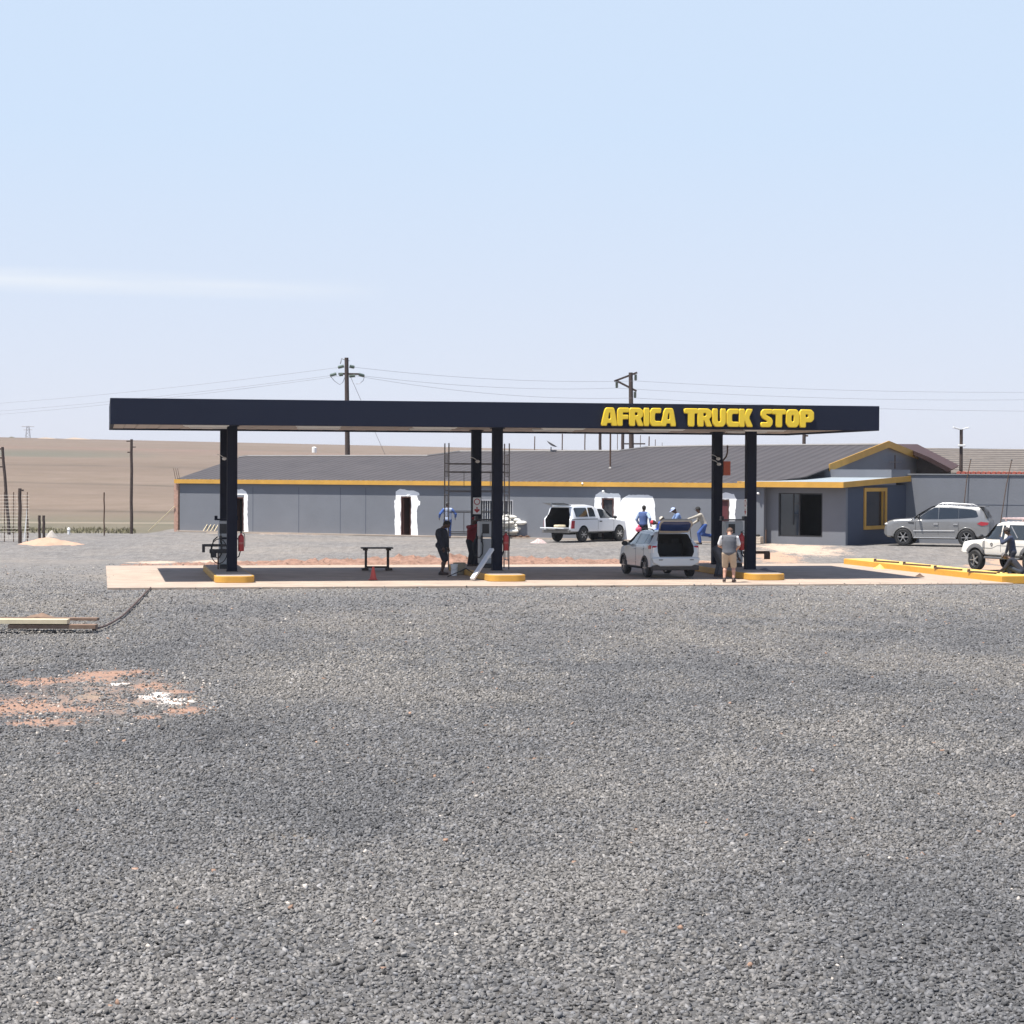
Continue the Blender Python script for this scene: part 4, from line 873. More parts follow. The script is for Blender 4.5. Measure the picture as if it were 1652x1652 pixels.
n = 6; fs = [(i*n+k, i*n+(k+1) % n, (i+1)*n+(k+1) % n, (i+1)*n+k) for i in range(5) for k in range(n)]+[(0, 1, 2, 3, 4, 5), tuple(range(30, 36))[::-1]]
tg.add(vs, fs); tgo = tg.build('tailgate', mat('beige_trim', (.34, .315, .27), .6), hc, False, .01)
mb = MB(); gp_ = [(.26, .50, .032), (.60, .535, .022), (.80, .52, .004), (.92, .44, -.02)]; vs = []
for u, w_, o_ in gp_: vs += [tgpt(u, -w_, o_+.01), tgpt(u, 0, o_+.025), tgpt(u, w_, o_+.01), tgpt(u, w_, o_-.02), tgpt(u, 0, o_-.02), tgpt(u, -w_, o_-.02)]
mb.add(vs, [(i*n+k, i*n+(k+1) % n, (i+1)*n+(k+1) % n, (i+1)*n+k) for i in range(3) for k in range(n)]+[(0, 1, 2, 3, 4, 5), tuple(range(18, 24))[::-1]]); mb.build('glass', mat('tailgate_glass', (.015, .03, .10), .12, var=.3, vscale=3), tgo)
for s_ in (1, -1): simple(hc, 'gas_strut', blackp, lambda q: q.cone((-1.84, s_*.63, 1.12), tgpt(.45, s_*.54), .014, n=6), 0)
mirrors(hc, .66, 1.10, .87, blackp); wheels(hc, 2.5, 1.50, .33, .21, -1.25, 6)
flare(hc, sx, -1.25, .37, .32); flare(hc, sx, 1.25, .37, .32)

# white pickup with canopy, rear open
pk_ = [(-2.42, .52, 1.02, 1.08, .74, .76, .6), (-2.38, .46, 1.05, 1.12, .78, .80, .6), (-2.36, .45, 1.06, 1.16, .79, .81, .60), (-2.18, .44, 1.06, 1.66, .80, .82, .62), (-1.9, .44, 1.06, 1.73, .80, .82, .64), (-.9, .42, 1.06, 1.75, .80, .82, .64), (-.42, .42, 1.05, 1.70, .80, .82, .62), (-.2, .42, 1.04, 1.64, .80, .82, .60), (.3, .42, 1.04, 1.62, .80, .82, .60), (.55, .42, 1.04, 1.50, .80, .82, .60), (1.15, .42, 1.03, 1.10, .80, .81, .62), (1.25, .42, 1.0, 1.06, .80, .80, .62), (1.95, .44, .94, 1.00, .80, .78, .6), (2.15, .48, .86, .93, .78, .74, .55), (2.25, .52, .70, .8, .70, .68, .5)]
hd2 = Vector((math.cos(R_(52)), math.sin(R_(52)))); lf = Vector((-hd2.y, hd2.x)); rr_ = G(939, 874.5)
pos2 = Vector((rr_.x, rr_.y))+hd2*1.42+lf*.70
pu = thing('pickup_truck', 'white pickup with white load canopy standing open at the rear', 'pickup', (pos2.x, pos2.y, .385), R_(52))
c1 = MB(); c1.prism([(-.68, .66), (.68, .66), (.70, 1.08), (.50, 1.60), (-.50, 1.60), (-.70, 1.08)], -2.7, -.45, 'YZ')
body(pu, pk_, carwhite, [(-1.45, .42), (1.45, .42)], [(c1, dark)])
for s_ in (1, -1):
    sidepanel(pk_, [(-2.02, 1.18), (-1.08, 1.18), (-1.08, 1.56), (-1.14, 1.60), (-1.98, 1.60), (-2.05, 1.55)], s_).build('canopy_window', glass, pu)
    sidepanel(pk_, [(-.98, 1.18), (-.48, 1.18), (-.48, 1.48), (-.60, 1.60), (-.98, 1.60)], s_).build('canopy_window', glass, pu)
    sidepanel(pk_, [(-.12, 1.10), (.86, 1.10), (.84, 1.18), (.44, 1.48), (.1, 1.53), (-.12, 1.53)], s_).build('door_window', glass, pu)
    sidepanel(pk_, [(-2.36, 1.045), (-.32, 1.045), (-.32, 1.085), (-2.36, 1.085)], s_, .006).build('canopy_joint', mat('grey_rubber', (.1, .11, .12), .7), pu)
    sidepanel(pk_, [(-2.40, .64), (-2.19, .64), (-2.17, 1.0), (-2.38, 1.0)], s_, .015).build('tail_light', tail, pu)
    for xd in (-.30, .98): sidepanel(pk_, [(xd-.006, .5), (xd+.006, .5), (xd+.006, 1.03), (xd-.006, 1.03)], s_, .004).build('door_seam', dark, pu)
    simple(pu, 'door_handle', blackp, lambda q: q.box((-.1, s_*.83, .95), (.17, .05, .05)))
    simple(pu, 'headlight', clearl, lambda q: q.box((2.16, s_*.60, .80), (.16, .24, .16)), .03)
toppanel(pk_, .58, 1.10, 1.0, 1.14).build('windscreen', glass, pu, True)
simple(pu, 'canopy_hatch', mat('hatch_glass', (.10, .11, .12), .2), lambda q: q.bar((-2.12, 0, 1.70), (-2.78, 0, 1.83), 1.2, .035), .01)
simple(pu, 'tailgate', carwhite, lambda q: q.box((-2.63, 0, .66), (.44, 1.38, .05)), .012)
simple(pu, 'number_plate', whitep, lambda q: q.box((-2.52, .25, .57), (.02, .42, .12)), 0)
simple(pu, 'bumper', steel, lambda q: q.box((-2.50, 0, .50), (.14, 1.56, .14)), .02)
simple(pu, 'canopy_grille', whitep, lambda q: [q.cone((-.5, y, 1.12), (-.5, y, 1.56), .018, n=6) for y in (-.45, -.3, -.15, 0, .15, .3, .45)]+[q.cone((-.5, -.5, z), (-.5, .5, z), .018, n=6) for z in (1.2, 1.36, 1.52)], 0)
simple(pu, 'front_bumper', carwhite, lambda q: q.box((2.24, 0, .52), (.16, 1.56, .2)), .04)
simple(pu, 'chassis', dark, lambda q: q.box((-.1, 0, .42), (4.2, 1.0, .14)), 0)
mirrors(pu, .88, 1.14, .82, blackp); wheels(pu, 2.9, 1.44, .355, .22, -1.45, 8)
sk = tag(MB().box((0, 0, 0), (.5, .36, .12)).build('tool_bag', plank, None, bevel=.05), 'pale tool bag lying on the open tailgate of the white pickup', 'bag')
sk.location = (pos2.x-hd2.x*2.55-lf.x*.25, pos2.y-hd2.y*2.55-lf.y*.25, .385+.75); sk.rotation_euler.z = R_(40)

# silver suv by the tall wall
ev = [(-2.44, .50, 1.0, 1.08, .80, .80, .66), (-2.41, .44, 1.08, 1.16, .87, .86, .70), (-2.35, .42, 1.12, 1.26, .90, .885, .72), (-2.18, .40, 1.15, 1.60, .905, .895, .72), (-2.0, .38, 1.15, 1.77, .905, .895, .71), (-1.5, .36, 1.13, 1.80, .91, .90, .69), (-.6, .34, 1.14, 1.87, .92, .905, .70), (-.1, .34, 1.13, 1.86, .92, .905, .69), (.2, .34, 1.13, 1.78, .92, .905, .68), (.62, .34, 1.13, 1.53, .92, .90, .68), (1.02, .34, 1.13, 1.26, .92, .90, .70), (1.42, .34, 1.12, 1.23, .92, .90, .70), (1.88, .36, 1.08, 1.19, .91, .88, .7), (2.14, .38, 1.0, 1.11, .87, .83, .64), (2.26, .42, .88, 1.0, .78, .74, .56), (2.33, .50, .68, .78, .66, .62, .5)]
w1, w2 = G(1461, 880.5), G(1556, 882.5); hd3 = Vector((w1.x-w2.x, w1.y-w2.y)).normalized(); rt = Vector((hd3.y, -hd3.x)); m3 = (Vector((w1.x, w1.y))+Vector((w2.x, w2.y)))/2
suv = thing('suv', 'silver suv parked beside the tall grey wall', 'car', (m3.x+rt.x*.80, m3.y+rt.y*.80, .385), math.atan2(hd3.y, hd3.x))
body(suv, ev, carsilver, [(-1.42, .44), (1.42, .44)])
for s_ in (1, -1):
    sidepanel(ev, [(-1.92, 1.36), (-1.80, 1.31), (-1.052, 1.25), (-1.052, 1.70), (-1.6, 1.67), (-1.82, 1.60)], s_).build('side_window', glass, suv)
    sidepanel(ev, [(-1.04, 1.25), (-.165, 1.22), (-.165, 1.74), (-1.04, 1.71)], s_).build('side_window', glass, suv)
    sidepanel(ev, [(-.145, 1.22), (.84, 1.19), (.70, 1.30), (.32, 1.58), (.06, 1.72), (-.145, 1.74)], s_).build('side_window', glass, suv)
    for xd in (-1.06, -.155, .86): sidepanel(ev, [(xd-.006, .5), (xd+.006, .5), (xd+.006, 1.08), (xd-.006, 1.08)], s_, .004).build('door_seam', dark, suv)
    sidepanel(ev, [(-.88, .68), (.95, .66), (.95, .70), (-.88, .72)], s_, .02).build('door_moulding', clearl, suv)
    simple(suv, 'running_board', rimm, lambda q: q.box((0, s_*.93, .37), (1.9, .14, .05)), .015)
    for xd in (-.05, -.92): simple(suv, 'door_handle', rimm, lambda q: q.box((xd, s_*.925, .98), (.2, .04, .04)))
    sidepanel(ev, [(-2.40, 1.08), (-2.36, .98), (-2.10, .93), (-1.88, 1.02), (-2.04, 1.12)], s_, .02).build('tail_light', tail, suv)
    simple(suv, 'headlight', clearl, lambda q: q.ell((2.10, s_*.70, .96), (.2, .14, .09)), 0, True)
    sidepanel(ev, [(.94, 1.0), (1.20, 1.02), (1.20, 1.07), (.94, 1.06)], s_, .014).build('side_vent', blackp, suv)
    simple(suv, 'roof_rail', rimm, lambda q: q.tube([(-1.7, s_*.64, 1.79), (-1.5, s_*.65, 1.88), (-.3, s_*.65, 1.93), (-.1, s_*.64, 1.86)], .02, 6), 0, True)
toppanel(ev, .02, .98, 1.0, 1.16).build('windscreen', glass, suv, True)
toppanel(ev, -2.34, -2.03, 1.12, .98, .02).build('rear_window', glass, suv, True)
simple(suv, 'spoiler', carsilver, lambda q: q.box((-2.05, 0, 1.80), (.34, 1.36, .04)), .015)
simple(suv, 'rear_bumper', carsilver, lambda q: q.box((-2.36, 0, .60), (.2, 1.66, .3)), .07)
simple(suv, 'grille', blackp, lambda q: q.box((2.27, 0, .78), (.06, 1.0, .22)), .02)
mirrors(suv, .70, 1.30, .90, blackp); wheels(suv, 2.84, 1.62, .39, .26, -1.42, 6)
flare(suv, ev, -1.42, .44, .38, carsilver, .05); flare(suv, ev, 1.42, .44, .38, carsilver, .05)
simple(suv, 'chassis', dark, lambda q: q.box((0, 0, .38), (4.0, 1.2, .14)), 0)

# white pickup cut by the right edge
rp = [(-2.5, .58, 1.10, 1.16, .82, .84, .6), (-2.44, .56, 1.12, 1.84, .84, .86, .70), (-1.0, .55, 1.13, 1.88, .84, .87, .72), (.2, .55, 1.13, 1.87, .85, .87, .71), (.45, .55, 1.12, 1.80, .85, .87, .70), (.75, .55, 1.12, 1.52, .85, .87, .69), (1.08, .55, 1.11, 1.22, .85, .86, .68), (1.3, .56, 1.08, 1.17, .85, .84, .68), (1.9, .58, 1.03, 1.13, .85, .82, .66), (2.2, .60, .98, 1.08, .84, .80, .62), (2.32, .64, .84, .96, .80, .76, .55)]
fl = G(1576, 920.5); a4 = R_(119); hd4 = Vector((math.cos(a4), math.sin(a4))); rt4 = Vector((hd4.y, -hd4.x)); p4 = Vector((fl.x, fl.y))-hd4*1.48+rt4*.76
wp = thing('pickup_truck', 'white pickup with grey wheel arches cut off by the right edge', 'pickup', (p4.x, p4.y, .02), a4)
body(wp, rp, mat('dusty_white_paint', (.74, .72, .68), .3, var=.05, coat=.4), [(-1.48, .47), (1.48, .47)])
for s_ in (1, -1):
    sidepanel(rp, [(.10, 1.20), (.98, 1.19), (.90, 1.28), (.50, 1.68), (.10, 1.72)], s_).build('door_window', glass, wp)
    sidepanel(rp, [(-.10, 1.20), (.03, 1.20), (.03, 1.72), (-.10, 1.72)], s_).build('quarter_window', glass, wp)
    sidepanel(rp, [(-2.3, 1.22), (-.28, 1.20), (-.28, 1.74), (-2.3, 1.76)], s_).build('canopy_window', glass, wp)
    simple(wp, 'inner_stay', rimm, lambda q: q.cone((-.40, s_*(yside(rp, -.4, 1.7)+.02), 1.68), (-.85, s_*(yside(rp, -.85, 1.25)+.02), 1.26), .018, n=6), 0)
    for xd in (.06, 1.06): sidepanel(rp, [(xd-.008, .6), (xd+.008, .6), (xd+.008, 1.12), (xd-.008, 1.12)], s_, .004).build('door_seam', mat('grey_rubber', (.1, .1, .1)), wp)
    sidepanel(rp, [(1.4, .84), (.55, .84), (.25, .95), (-2.2, .95), (-2.2, .97), (.24, .97), (.54, .86), (1.4, .86)], s_, .004).build('body_crease', mat('grey_rubber', (.1, .1, .1)), wp)
    simple(wp, 'door_handle', mat('grey_plastic', (.12, .12, .125), .6), lambda q: q.lathe([(.035, 0), (.065, 0), (.065, .03), (.035, .03), (.035, 0)], 12, 'Y', (.55, s_*.86, 1.0)))
    simple(wp, 'side_step', mat('grey_plastic', (.1, .1, .1)), lambda q: q.box((0, s_*.86, .50), (1.9, .1, .08)), .02)
    simple(wp, 'headlight', clearl, lambda q: q.ell((2.18, s_*.66, .92), (.16, .14, .11)), 0, True)
flare(wp, rp, 1.48, .47, .40, mat('grey_plastic', (.1, .1, .1)), .16); flare(wp, rp, -1.48, .47, .40, mat('grey_plastic', (.1, .1, .1)), .16)
toppanel(rp, .48, 1.06, 1.0, 1.14).build('windscreen', glass, wp, True)
simple(wp, 'roof_rack', mat('pinkish_slats', (.52, .40, .39), .6), lambda q: [q.box((x, 0, 1.98), (.10, 1.3, .05)) for x in np.arange(-2.2, .2, .26)]+[q.box((-1.05, s_*.66, 1.965), (2.5, .05, .05)) for s_ in (1, -1)]+[q.box((x, s_*.66, 1.91), (.05, .05, .08)) for x in (-2, -.9, 0) for s_ in (1, -1)], .008)
simple(wp, 'chassis', dark, lambda q: q.box((0, 0, .52), (4.3, 1.2, .14)), 0)
mirrors(wp, .98, 1.28, .87, blackp); wheels(wp, 2.96, 1.54, .385, .25, -1.48, 5, R_(0))

# ------------------------------------------------------------------ people
def ik(a, b, l1, l2, pole):
    a, b = Vector(a), Vector(b); d = b-a; L_ = min(d.length, (l1+l2)*.999); u = d.normalized(); b = a+u*L_
    x = (l1*l1-l2*l2+L_*L_)/(2*L_); h = math.sqrt(max(0, l1*l1-x*x)); p = Vector(pole); p = (p-u*p.dot(u)).normalized(); return a+u*x+p*h, b
def capsule(mb, p0, p1, r0, r1, n=12): mb.cone(p0, p1, r0, r1, n); mb.ell(p0, (r0,)*3, n); mb.ell(p1, (r1,)*3, n)
def solid(mb, name, m, parent, vox=.012, sm=4, extra=None, label=None):
    o = mb.build('tmp', m); r = o.modifiers.new('r', 'REMESH'); r.mode = 'VOXEL'; r.voxel_size = vox; s_ = o.modifiers.new('s', 'SMOOTH'); s_.iterations = sm; s_.factor = .6
    me = evalmesh(o); bpy.data.objects.remove(o)
    if extra:
        bm = bmesh.new(); bm.from_mesh(me); t2 = extra.mesh('x', True); bm.from_mesh(t2); bm.to_mesh(me); bm.free()
    me.materials.clear(); me.materials.append(m)
    for p in me.polygons: p.use_smooth = True
    q = bpy.data.objects.new(name, me); C.objects.link(q); q.parent = parent
    if label: q['label'] = label
    return q
BULK = 1.1
def person(label, loc, face, skin=skin_d, top=None, bottom=None, shoes=None, hair=hair_d, hat=None, lean=0, bow=10, H=1.74, wl=None, wr=None, al=None, ar=None, hip=None, short=False, sleeve=1., vest=None, turn=0, belly=0, bulk=1., group=None, skirt=False):
    """local frame: +Y is where the person faces, +X the right hand; wl / wr wrists, al / ar ankles, all in metres"""
    t_ = thing('person', label, 'person', loc, face-math.pi/2, group); k = H/1.74
    hip = Vector(hip) if hip else Vector((0, -.02, .93)); le = R_(lean); up = Vector((0, math.sin(le), math.cos(le))); fw = Vector((0, math.cos(le), -math.sin(le)))
    chest = hip+up*.30; neck = hip+up*.52; b2 = le+R_(bow); hu = Vector((math.sin(R_(turn))*.0, math.sin(b2), math.cos(b2))); head = neck+hu*.19+Vector((0, .015, 0))
    hf = Vector((math.sin(R_(turn)), math.cos(b2)*math.cos(R_(turn)), -math.sin(b2))).normalized(); hr = hf.cross(hu).normalized()
    al = Vector(al or (-.10, -.03, .08)); ar = Vector(ar or (.10, .0, .08)); wl = Vector(wl or (-.27, .06, .80)); wr = Vector(wr or (.27, .06, .80))
    skinm = MB(); topm = MB(); botm = MB(); shm = {-1: MB(), 1: MB()}; hands = MB()
    hl = {}
    M3 = Matrix((hr, hf, hu)).transposed()
    # torso
    def tors(m, e):
        for u in np.linspace(0, .45, 10):
            rx, ry = np.interp(u, (0, .12, .24, .36, .45), (.155, .148, .158, .172, .165)), np.interp(u, (0, .12, .24, .36, .45), (.105, .10, .105, .11, .095)); oy = belly*.5*math.exp(-((u-.14)/.12)**2)
            Mx = Matrix((Vector((1, 0, 0)), fw, up)).transposed(); m.ell(hip+up*u+fw*oy, (rx+e, ry+e+belly*.4, .10+e*.5), 14, M=Mx)
    tors(skinm, 0)
    sh = {}
    for s_, wv_, av in ((-1, wl, al), (1, wr, ar)):
        S = hip+up*.47+Vector((s_*.185, 0, 0)); sh[s_] = S; el, wv2 = ik(S, wv_, .29, .26, Vector((s_*.6, -.5, -.6)))
        capsule(skinm, hip+up*.46, S, .07, .058); capsule(skinm, S, el, .050, .040); capsule(skinm, el, wv2, .038, .026)
        capsule(topm, hip+up*.45, S, .085, .070)
        if sleeve > .5: capsule(topm, S, el, .072, .062); capsule(topm, el, el.lerp(wv2, .85), .058, .046)
        else: capsule(topm, S, S.lerp(el, .75), .068, .066)
        Hp = hip+Vector((s_*.085, 0, -.03)); kn, an = ik(Hp, av, .43, .42, Vector((s_*.05, 1, .15)))
        capsule(skinm, Hp, kn, .085, .056); capsule(skinm, kn, an, .052, .036); capsule(skinm, kn.lerp(an, .28)-Vector((0, .012, 0)), kn.lerp(an, .5), .055, .045)
        capsule(botm, Hp, kn, .108, .082)
        if not short: capsule(botm, kn, an.lerp(kn, .08), .078, .066)
        fd = Vector((s_*.12, 1, 0)).normalized(); f0_ = an+Vector((0, 0, -.035)); capsule(skinm, an, f0_+fd*.10, .036, .028)
        capsule(shm[s_], f0_-fd*.04+Vector((0, 0, 0)), f0_+fd*.15-Vector((0, 0, .012)), .045, .036); shm[s_].box(f0_+fd*.055-Vector((0, 0, .035)), (.085, .26, .02), math.atan2(-fd.x, fd.y))
        capsule(shm[s_], an+Vector((0, 0, .02)), f0_, .046, .044)
        # hand: palm, four unequal fingers with a bend, a thumb off the side
        d = (wv2-el).normalized(); q = d.to_track_quat('Z', 'X'); nrm = q @ Vector((0, 1, 0)); wd_ = q @ Vector((1, 0, 0)); pc = wv2+d*.045; M_ = Matrix((wd_, nrm, d)).transposed(); hands.ell(pc, (.040, .017, .055), 10, M=M_)
        for fi, fl_ in enumerate((.062, .072, .068, .052)):
            b0 = pc+d*.045+wd_*(-.028+.0185*fi); b1 = b0+d*fl_*.55+nrm*.006; b2_ = b1+d*fl_*.35+nrm*.024; hands.tube([b0, b1, b2_], [.0095, .009, .007], 6)
        t0 = pc-wd_*.034-d*.012; hands.tube([t0, t0-wd_*.026+d*.022+nrm*.006, t0-wd_*.030+d*.048+nrm*.018], [.012, .011, .008], 6)
    capsule(skinm, hip+up*.47, neck+hu*.06, .062, .055)
    skinm.ell(head, (.075, .092, .115), 16, M=M3); skinm.ell(head+hf*.030-hu*.055, (.052, .055, .055), 12, M=M3)
    skinm.ell(head+hf*.098-hu*.012, (.013, .02, .026), 8, M=M3)
    for s_ in (-1, 1): skinm.ell(head+hr*s_*.078-hu*.005, (.012, .02, .032), 8, M=M3)
    for s_ in (-1, 1): hands.ell(head+hf*.083+hr*s_*.03+hu*.012, (.012, .008, .008), 8, M=M3)
    hands.ell(head+hf*.086-hu*.05, (.024, .008, .006), 8, M=M3)
    tors(topm, .02)
    for u in (-.02, .03): topm.ell(hip+up*u, (.168, .125+belly*.4, .09), 14)
    botm.ell(hip+Vector((0, 0, -.01)), (.165, .118, .11), 14)
    if skirt: capsule(botm, hip-Vector((0, 0, .1)), hip-Vector((0, 0, .35)), .14, .17)
    def fin(o): o.scale = (k*BULK*bulk, k*BULK*bulk, k)
    fin(solid(skinm, 'body', skin, t_, .013, 3, hands))
    fin(solid(topm, 'shirt', top, t_, .015, 3)); fin(solid(botm, 'shorts' if short else 'trousers', bottom, t_, .015, 3)); fin(solid(shm[-1], 'shoe', shoes or blackp, t_, .013, 2)); fin(solid(shm[1], 'shoe', shoes or blackp, t_, .013, 2))
    if vest:
        vm = MB(); tors(vm, .034); capsule(vm, sh[-1].lerp(sh[1], .1), sh[1].lerp(sh[-1], .1), .084, .084); vm.ell(hip, (.185, .14+belly*.4, .10), 14); fin(solid(vm, 'vest', vest, t_, .015, 3))
    hm = MB(); hm.ell(head+hu*.022-hf*.014, (.083, .097, .110), 16, M=M3)
    o = hm.build('hair', hair, t_, True); bm = bmesh.new(); bm.from_mesh(o.data)
    pl = head+hu*.02+hf*.02; nn_ = (hf*.75-hu*.66).normalized(); bmesh.ops.bisect_plane(bm, geom=bm.verts[:]+bm.edges[:]+bm.faces[:], plane_co=pl, plane_no=nn_, clear_outer=True); bm.to_mesh(o.data); bm.free(); fin(o)
    if hat:
        hm = MB(); hm.ell(head+hu*.045, (.092, .107, .098), 16, M=M3); o = hm.build('cap', hat, t_, True); bm = bmesh.new(); bm.from_mesh(o.data)
        bmesh.ops.bisect_plane(bm, geom=bm.verts[:]+bm.edges[:]+bm.faces[:], plane_co=head+hu*.045, plane_no=-hu, clear_outer=True)
        bx = MB(); bx.ell(head+hu*.05+hf*.115, (.07, .075, .008), 12, M=M3); bm.from_mesh(bx.mesh('x', True)); bm.to_mesh(o.data); bm.free(); fin(o)
    return t_
def cloth(n_, c): return mat(n_, c, .9, var=.15, vscale=7, bump=.25, bscale=22)
PI = math.pi
navyc = cloth('navy_cloth', (.018, .02, .03)); bluec = cloth('blue_overall', (.04, .09, .28)); ltblue = cloth('pale_blue_cloth', (.30, .38, .52)); khaki = cloth('khaki_cloth', (.42, .33, .24)); greyc = cloth('grey_cloth', (.10, .105, .12)); dgrey = cloth('charcoal_cloth', (.07, .075, .085))
whitec = cloth('white_cloth', (.70, .70, .70)); redc = cloth('dark_red_cloth', (.20, .012, .02)); redcap = cloth('red_cloth', (.45, .03, .05)); creamc = cloth('cream_cloth', (.36, .33, .28)); royal = cloth('royal_blue_cloth', (.03, .08, .42)); pinkc = cloth('pink_cloth', (.62, .10, .17)); shoeb = mat('brown_shoe', (.04, .022, .018), .6)
ZS = .06
p = G(1176, 939, .05); person('man in grey vest and beige shorts looking down by the right pump', (p.x, p.y, ZS), R_(80), skin_l, whitec, khaki, shoeb, mat('short_greying_hair', (.12, .07, .05), .9), lean=4, bow=40, H=1.80, wl=(-.16, .30, 1.04), wr=(.16, .30, 1.0), short=True, sleeve=0, vest=greyc, bulk=1.12, al=(-.12, -.02, .08), ar=(.12, .0, .08))
p = G(1159, 931, .05); person('man in dark grey overalls bending into the island beside the right rear column', (p.x, p.y, ZS), R_(20), skin_d, dgrey, dgrey, shoeb, lean=62, bow=20, H=1.78, wl=(-.16, .62, .62), wr=(.16, .62, .60), hip=(0, -.08, .92))
p = G(712, 927.5, .05); person('man in dark jacket and shorts looking down beside the scaffold', (p.x, p.y, ZS), R_(-14), skin_d, navyc, navyc, shoeb, lean=0, bow=40, H=1.88, hip=(0, .0, .94), wl=(-.22, .12, .80), wr=(.22, .12, .80), short=True, belly=.09, bulk=1.15, al=(-.09, -.02, .08), ar=(.09, .03, .08))
p = CF(12.72, 6.5); person('man in dark red jacket reaching over the middle pump', (p.x, p.y, .245), R_(-45), skin_d, redc, navyc, shoeb, hat=redc, lean=8, bow=10, H=1.76, wl=(-.1, .62, 1.52), wr=(.2, .50, 1.50))
p = G(722, 868); person('man in blue and white overalls seen through the scaffold by the wall', p, R_(100), skin_d, bluec, bluec, shoeb, hat=cloth('grey_cap', (.12, .13, .14)), lean=2, bow=15, H=1.74, wl=(-.36, .1, 1.0), wr=(.36, .1, 1.0), vest=cloth('white_blue_vest', (.40, .46, .60)))
p = G(1038, 879); person('man in blue shirt standing at the large white wall patch', p, R_(60), skin_d, ltblue, navyc, shoeb, lean=2, bow=8, H=1.76, wl=(-.26, .10, .92), wr=(.34, -.05, .95), vest=cloth('blue_vest', (.06, .10, .24)))
o = MB().ell((0, 0, .15), (.15, .10, .13), 12).ell((0, 0, .29), (.05, .04, .07), 8).build('bag', pinkc, None, True); o.location = G(1030, 879)+Vector((0, -.1, .55)); o['label'] = 'bright pink bag carried by the man at the white patch'; o['category'] = 'bag'
p = G(1078, 883); person('man in royal blue and red cap bending behind the hatchback', p, R_(185), skin_d, royal, royal, shoeb, hat=redcap, lean=72, bow=10, H=1.74, wl=(-.2, .62, .72), wr=(.2, .60, .75), hip=(0, -.1, .93))
p = G(1089, 885); person('bowed man in pale cap behind the open tailgate', p, R_(160), skin_d, navyc, bluec, shoeb, hat=cloth('cream_cap', (.55, .5, .42)), lean=50, bow=0, H=1.70, wl=(-.2, .5, .8), wr=(.2, .5, .8))
p = G(1096, 881); person('man in pale blue cap and blue overall behind the tailgate', p, R_(190), skin_d, cloth('sky_blue_cloth', (.16, .24, .42)), bluec, shoeb, hat=cloth('pale_blue_cap', (.36, .42, .6)), lean=14, bow=25, H=1.76, wl=(-.2, .42, .95), wr=(.2, .42, .95))
p = G(1130, 878); person('man in cream top and blue trousers striding with his arm stretched out', p, R_(180), skin_d, creamc, bluec, shoeb, hat=cloth('black_cap', (.02, .02, .02)), lean=24, bow=-12, H=1.78, wl=(-.12, .80, 1.02), wr=(.2, .30, .9), al=(-.1, .02, .08), ar=(.1, -.52, .38), hip=(0, -.16, .88))
p = G(1636, 937); person('squatting man in dark overalls and grey cap at the end of the yellow plinth', (p.x, p.y, .02), R_(150), skin_d, navyc, cloth('dark_denim', (.03, .04, .06)), shoeb, hat=cloth('worn_grey_cap', (.13, .12, .12)), lean=40, bow=20, H=1.70, hip=(0, -.22, .34), wl=(-.15, .42, .30), wr=(.2, .40, .25), al=(-.14, .05, .08), ar=(.14, -.02, .08))
p = G(1647, 938); person('man in navy jacket standing with one hand raised at the right edge', (p.x-.1, p.y+.9, .02), R_(165), skin_d, cloth('navy_jacket', (.03, .04, .075)), navyc, shoeb, hat=cloth('dark_beanie', (.05, .045, .045)), lean=10, bow=12, H=1.78, wl=(-.1, .34, 1.42), wr=(.26, .2, .85))

# ------------------------------------------------------------------ yard furniture and clutter
# yellow plinth with channels
pa_, pb_ = G(1361, 911), G(1616, 941); pl = Vector((pb_.x-pa_.x, pb_.y-pa_.y, 0)); PLn = pl.length; pr = math.atan2(pl.y, pl.x)
plth = thing('yellow_plinth', 'long low concrete plinth painted bright yellow right of the canopy', 'plinth', (pa_.x, pa_.y, .0), pr)
ybright = mat('bright_yellow_paint', (.80, .52, .13), .6, var=.15, vscale=1.2)
mb = MB(); mb.prism([(0, 0), (PLn, 0), (PLn, 1.25), (0, 1.25)], -.02, .24, 'XY'); mb.build('kerb', mat('amber_paint', (.66, .34, .04), .6, var=.12), plth, bevel=.015)
mb = MB(); mb.prism([(.03, .03), (PLn-.03, .03), (PLn-.03, 1.22), (.03, 1.22)], .24, .246, 'XY'); mb.build('top', ybright, plth)
def plinth_pt(px, py):
    q = G(px, py, .25); r = Vector((q.x-pa_.x, q.y-pa_.y)); u = pl.xy.normalized(); return r.dot(u), -r.x*u.y+r.y*u.x
c0 = None
for i, (x0, y0, x1, y1, lab) in enumerate(((1411, 906, 1449, 908.5, 'rusty steel angle lying farthest back on the yellow plinth'), (1458, 911, 1500, 914, 'rusty steel angle lying second from the back on the yellow plinth'), (1508, 917, 1551, 920.5, 'rusty steel angle lying in the middle of the yellow plinth'), (1562, 923, 1606, 926, 'rusty steel angle lying nearest on the yellow plinth'))):
    q0, q1 = G(x0, y0, .25), G(x1, y1, .25); d = q1-q0; o = thing('steel_angle', lab, 'steel angle', (q0.x, q0.y, .246), math.atan2(d.y, d.x), 'steel angles on the plinth'); l_ = d.length
    mb = MB(); mb.box((l_/2, 0, .03), (l_, .10, .06)); mb.build('bar', rust, o); mb = MB(); mb.box((.03, 0, .085), (.05, .10, .05)); mb.build('end_plate', rust, o)
for px, py, lab, r in ((1419, 919, 'yellow rag heap against the near side of the plinth', .26), ):
    tag(heap('rag', lab, 'rag', G(px, py), .36, .22, .22, ybright, pr, 20, 31, .5, 'thing'), None)
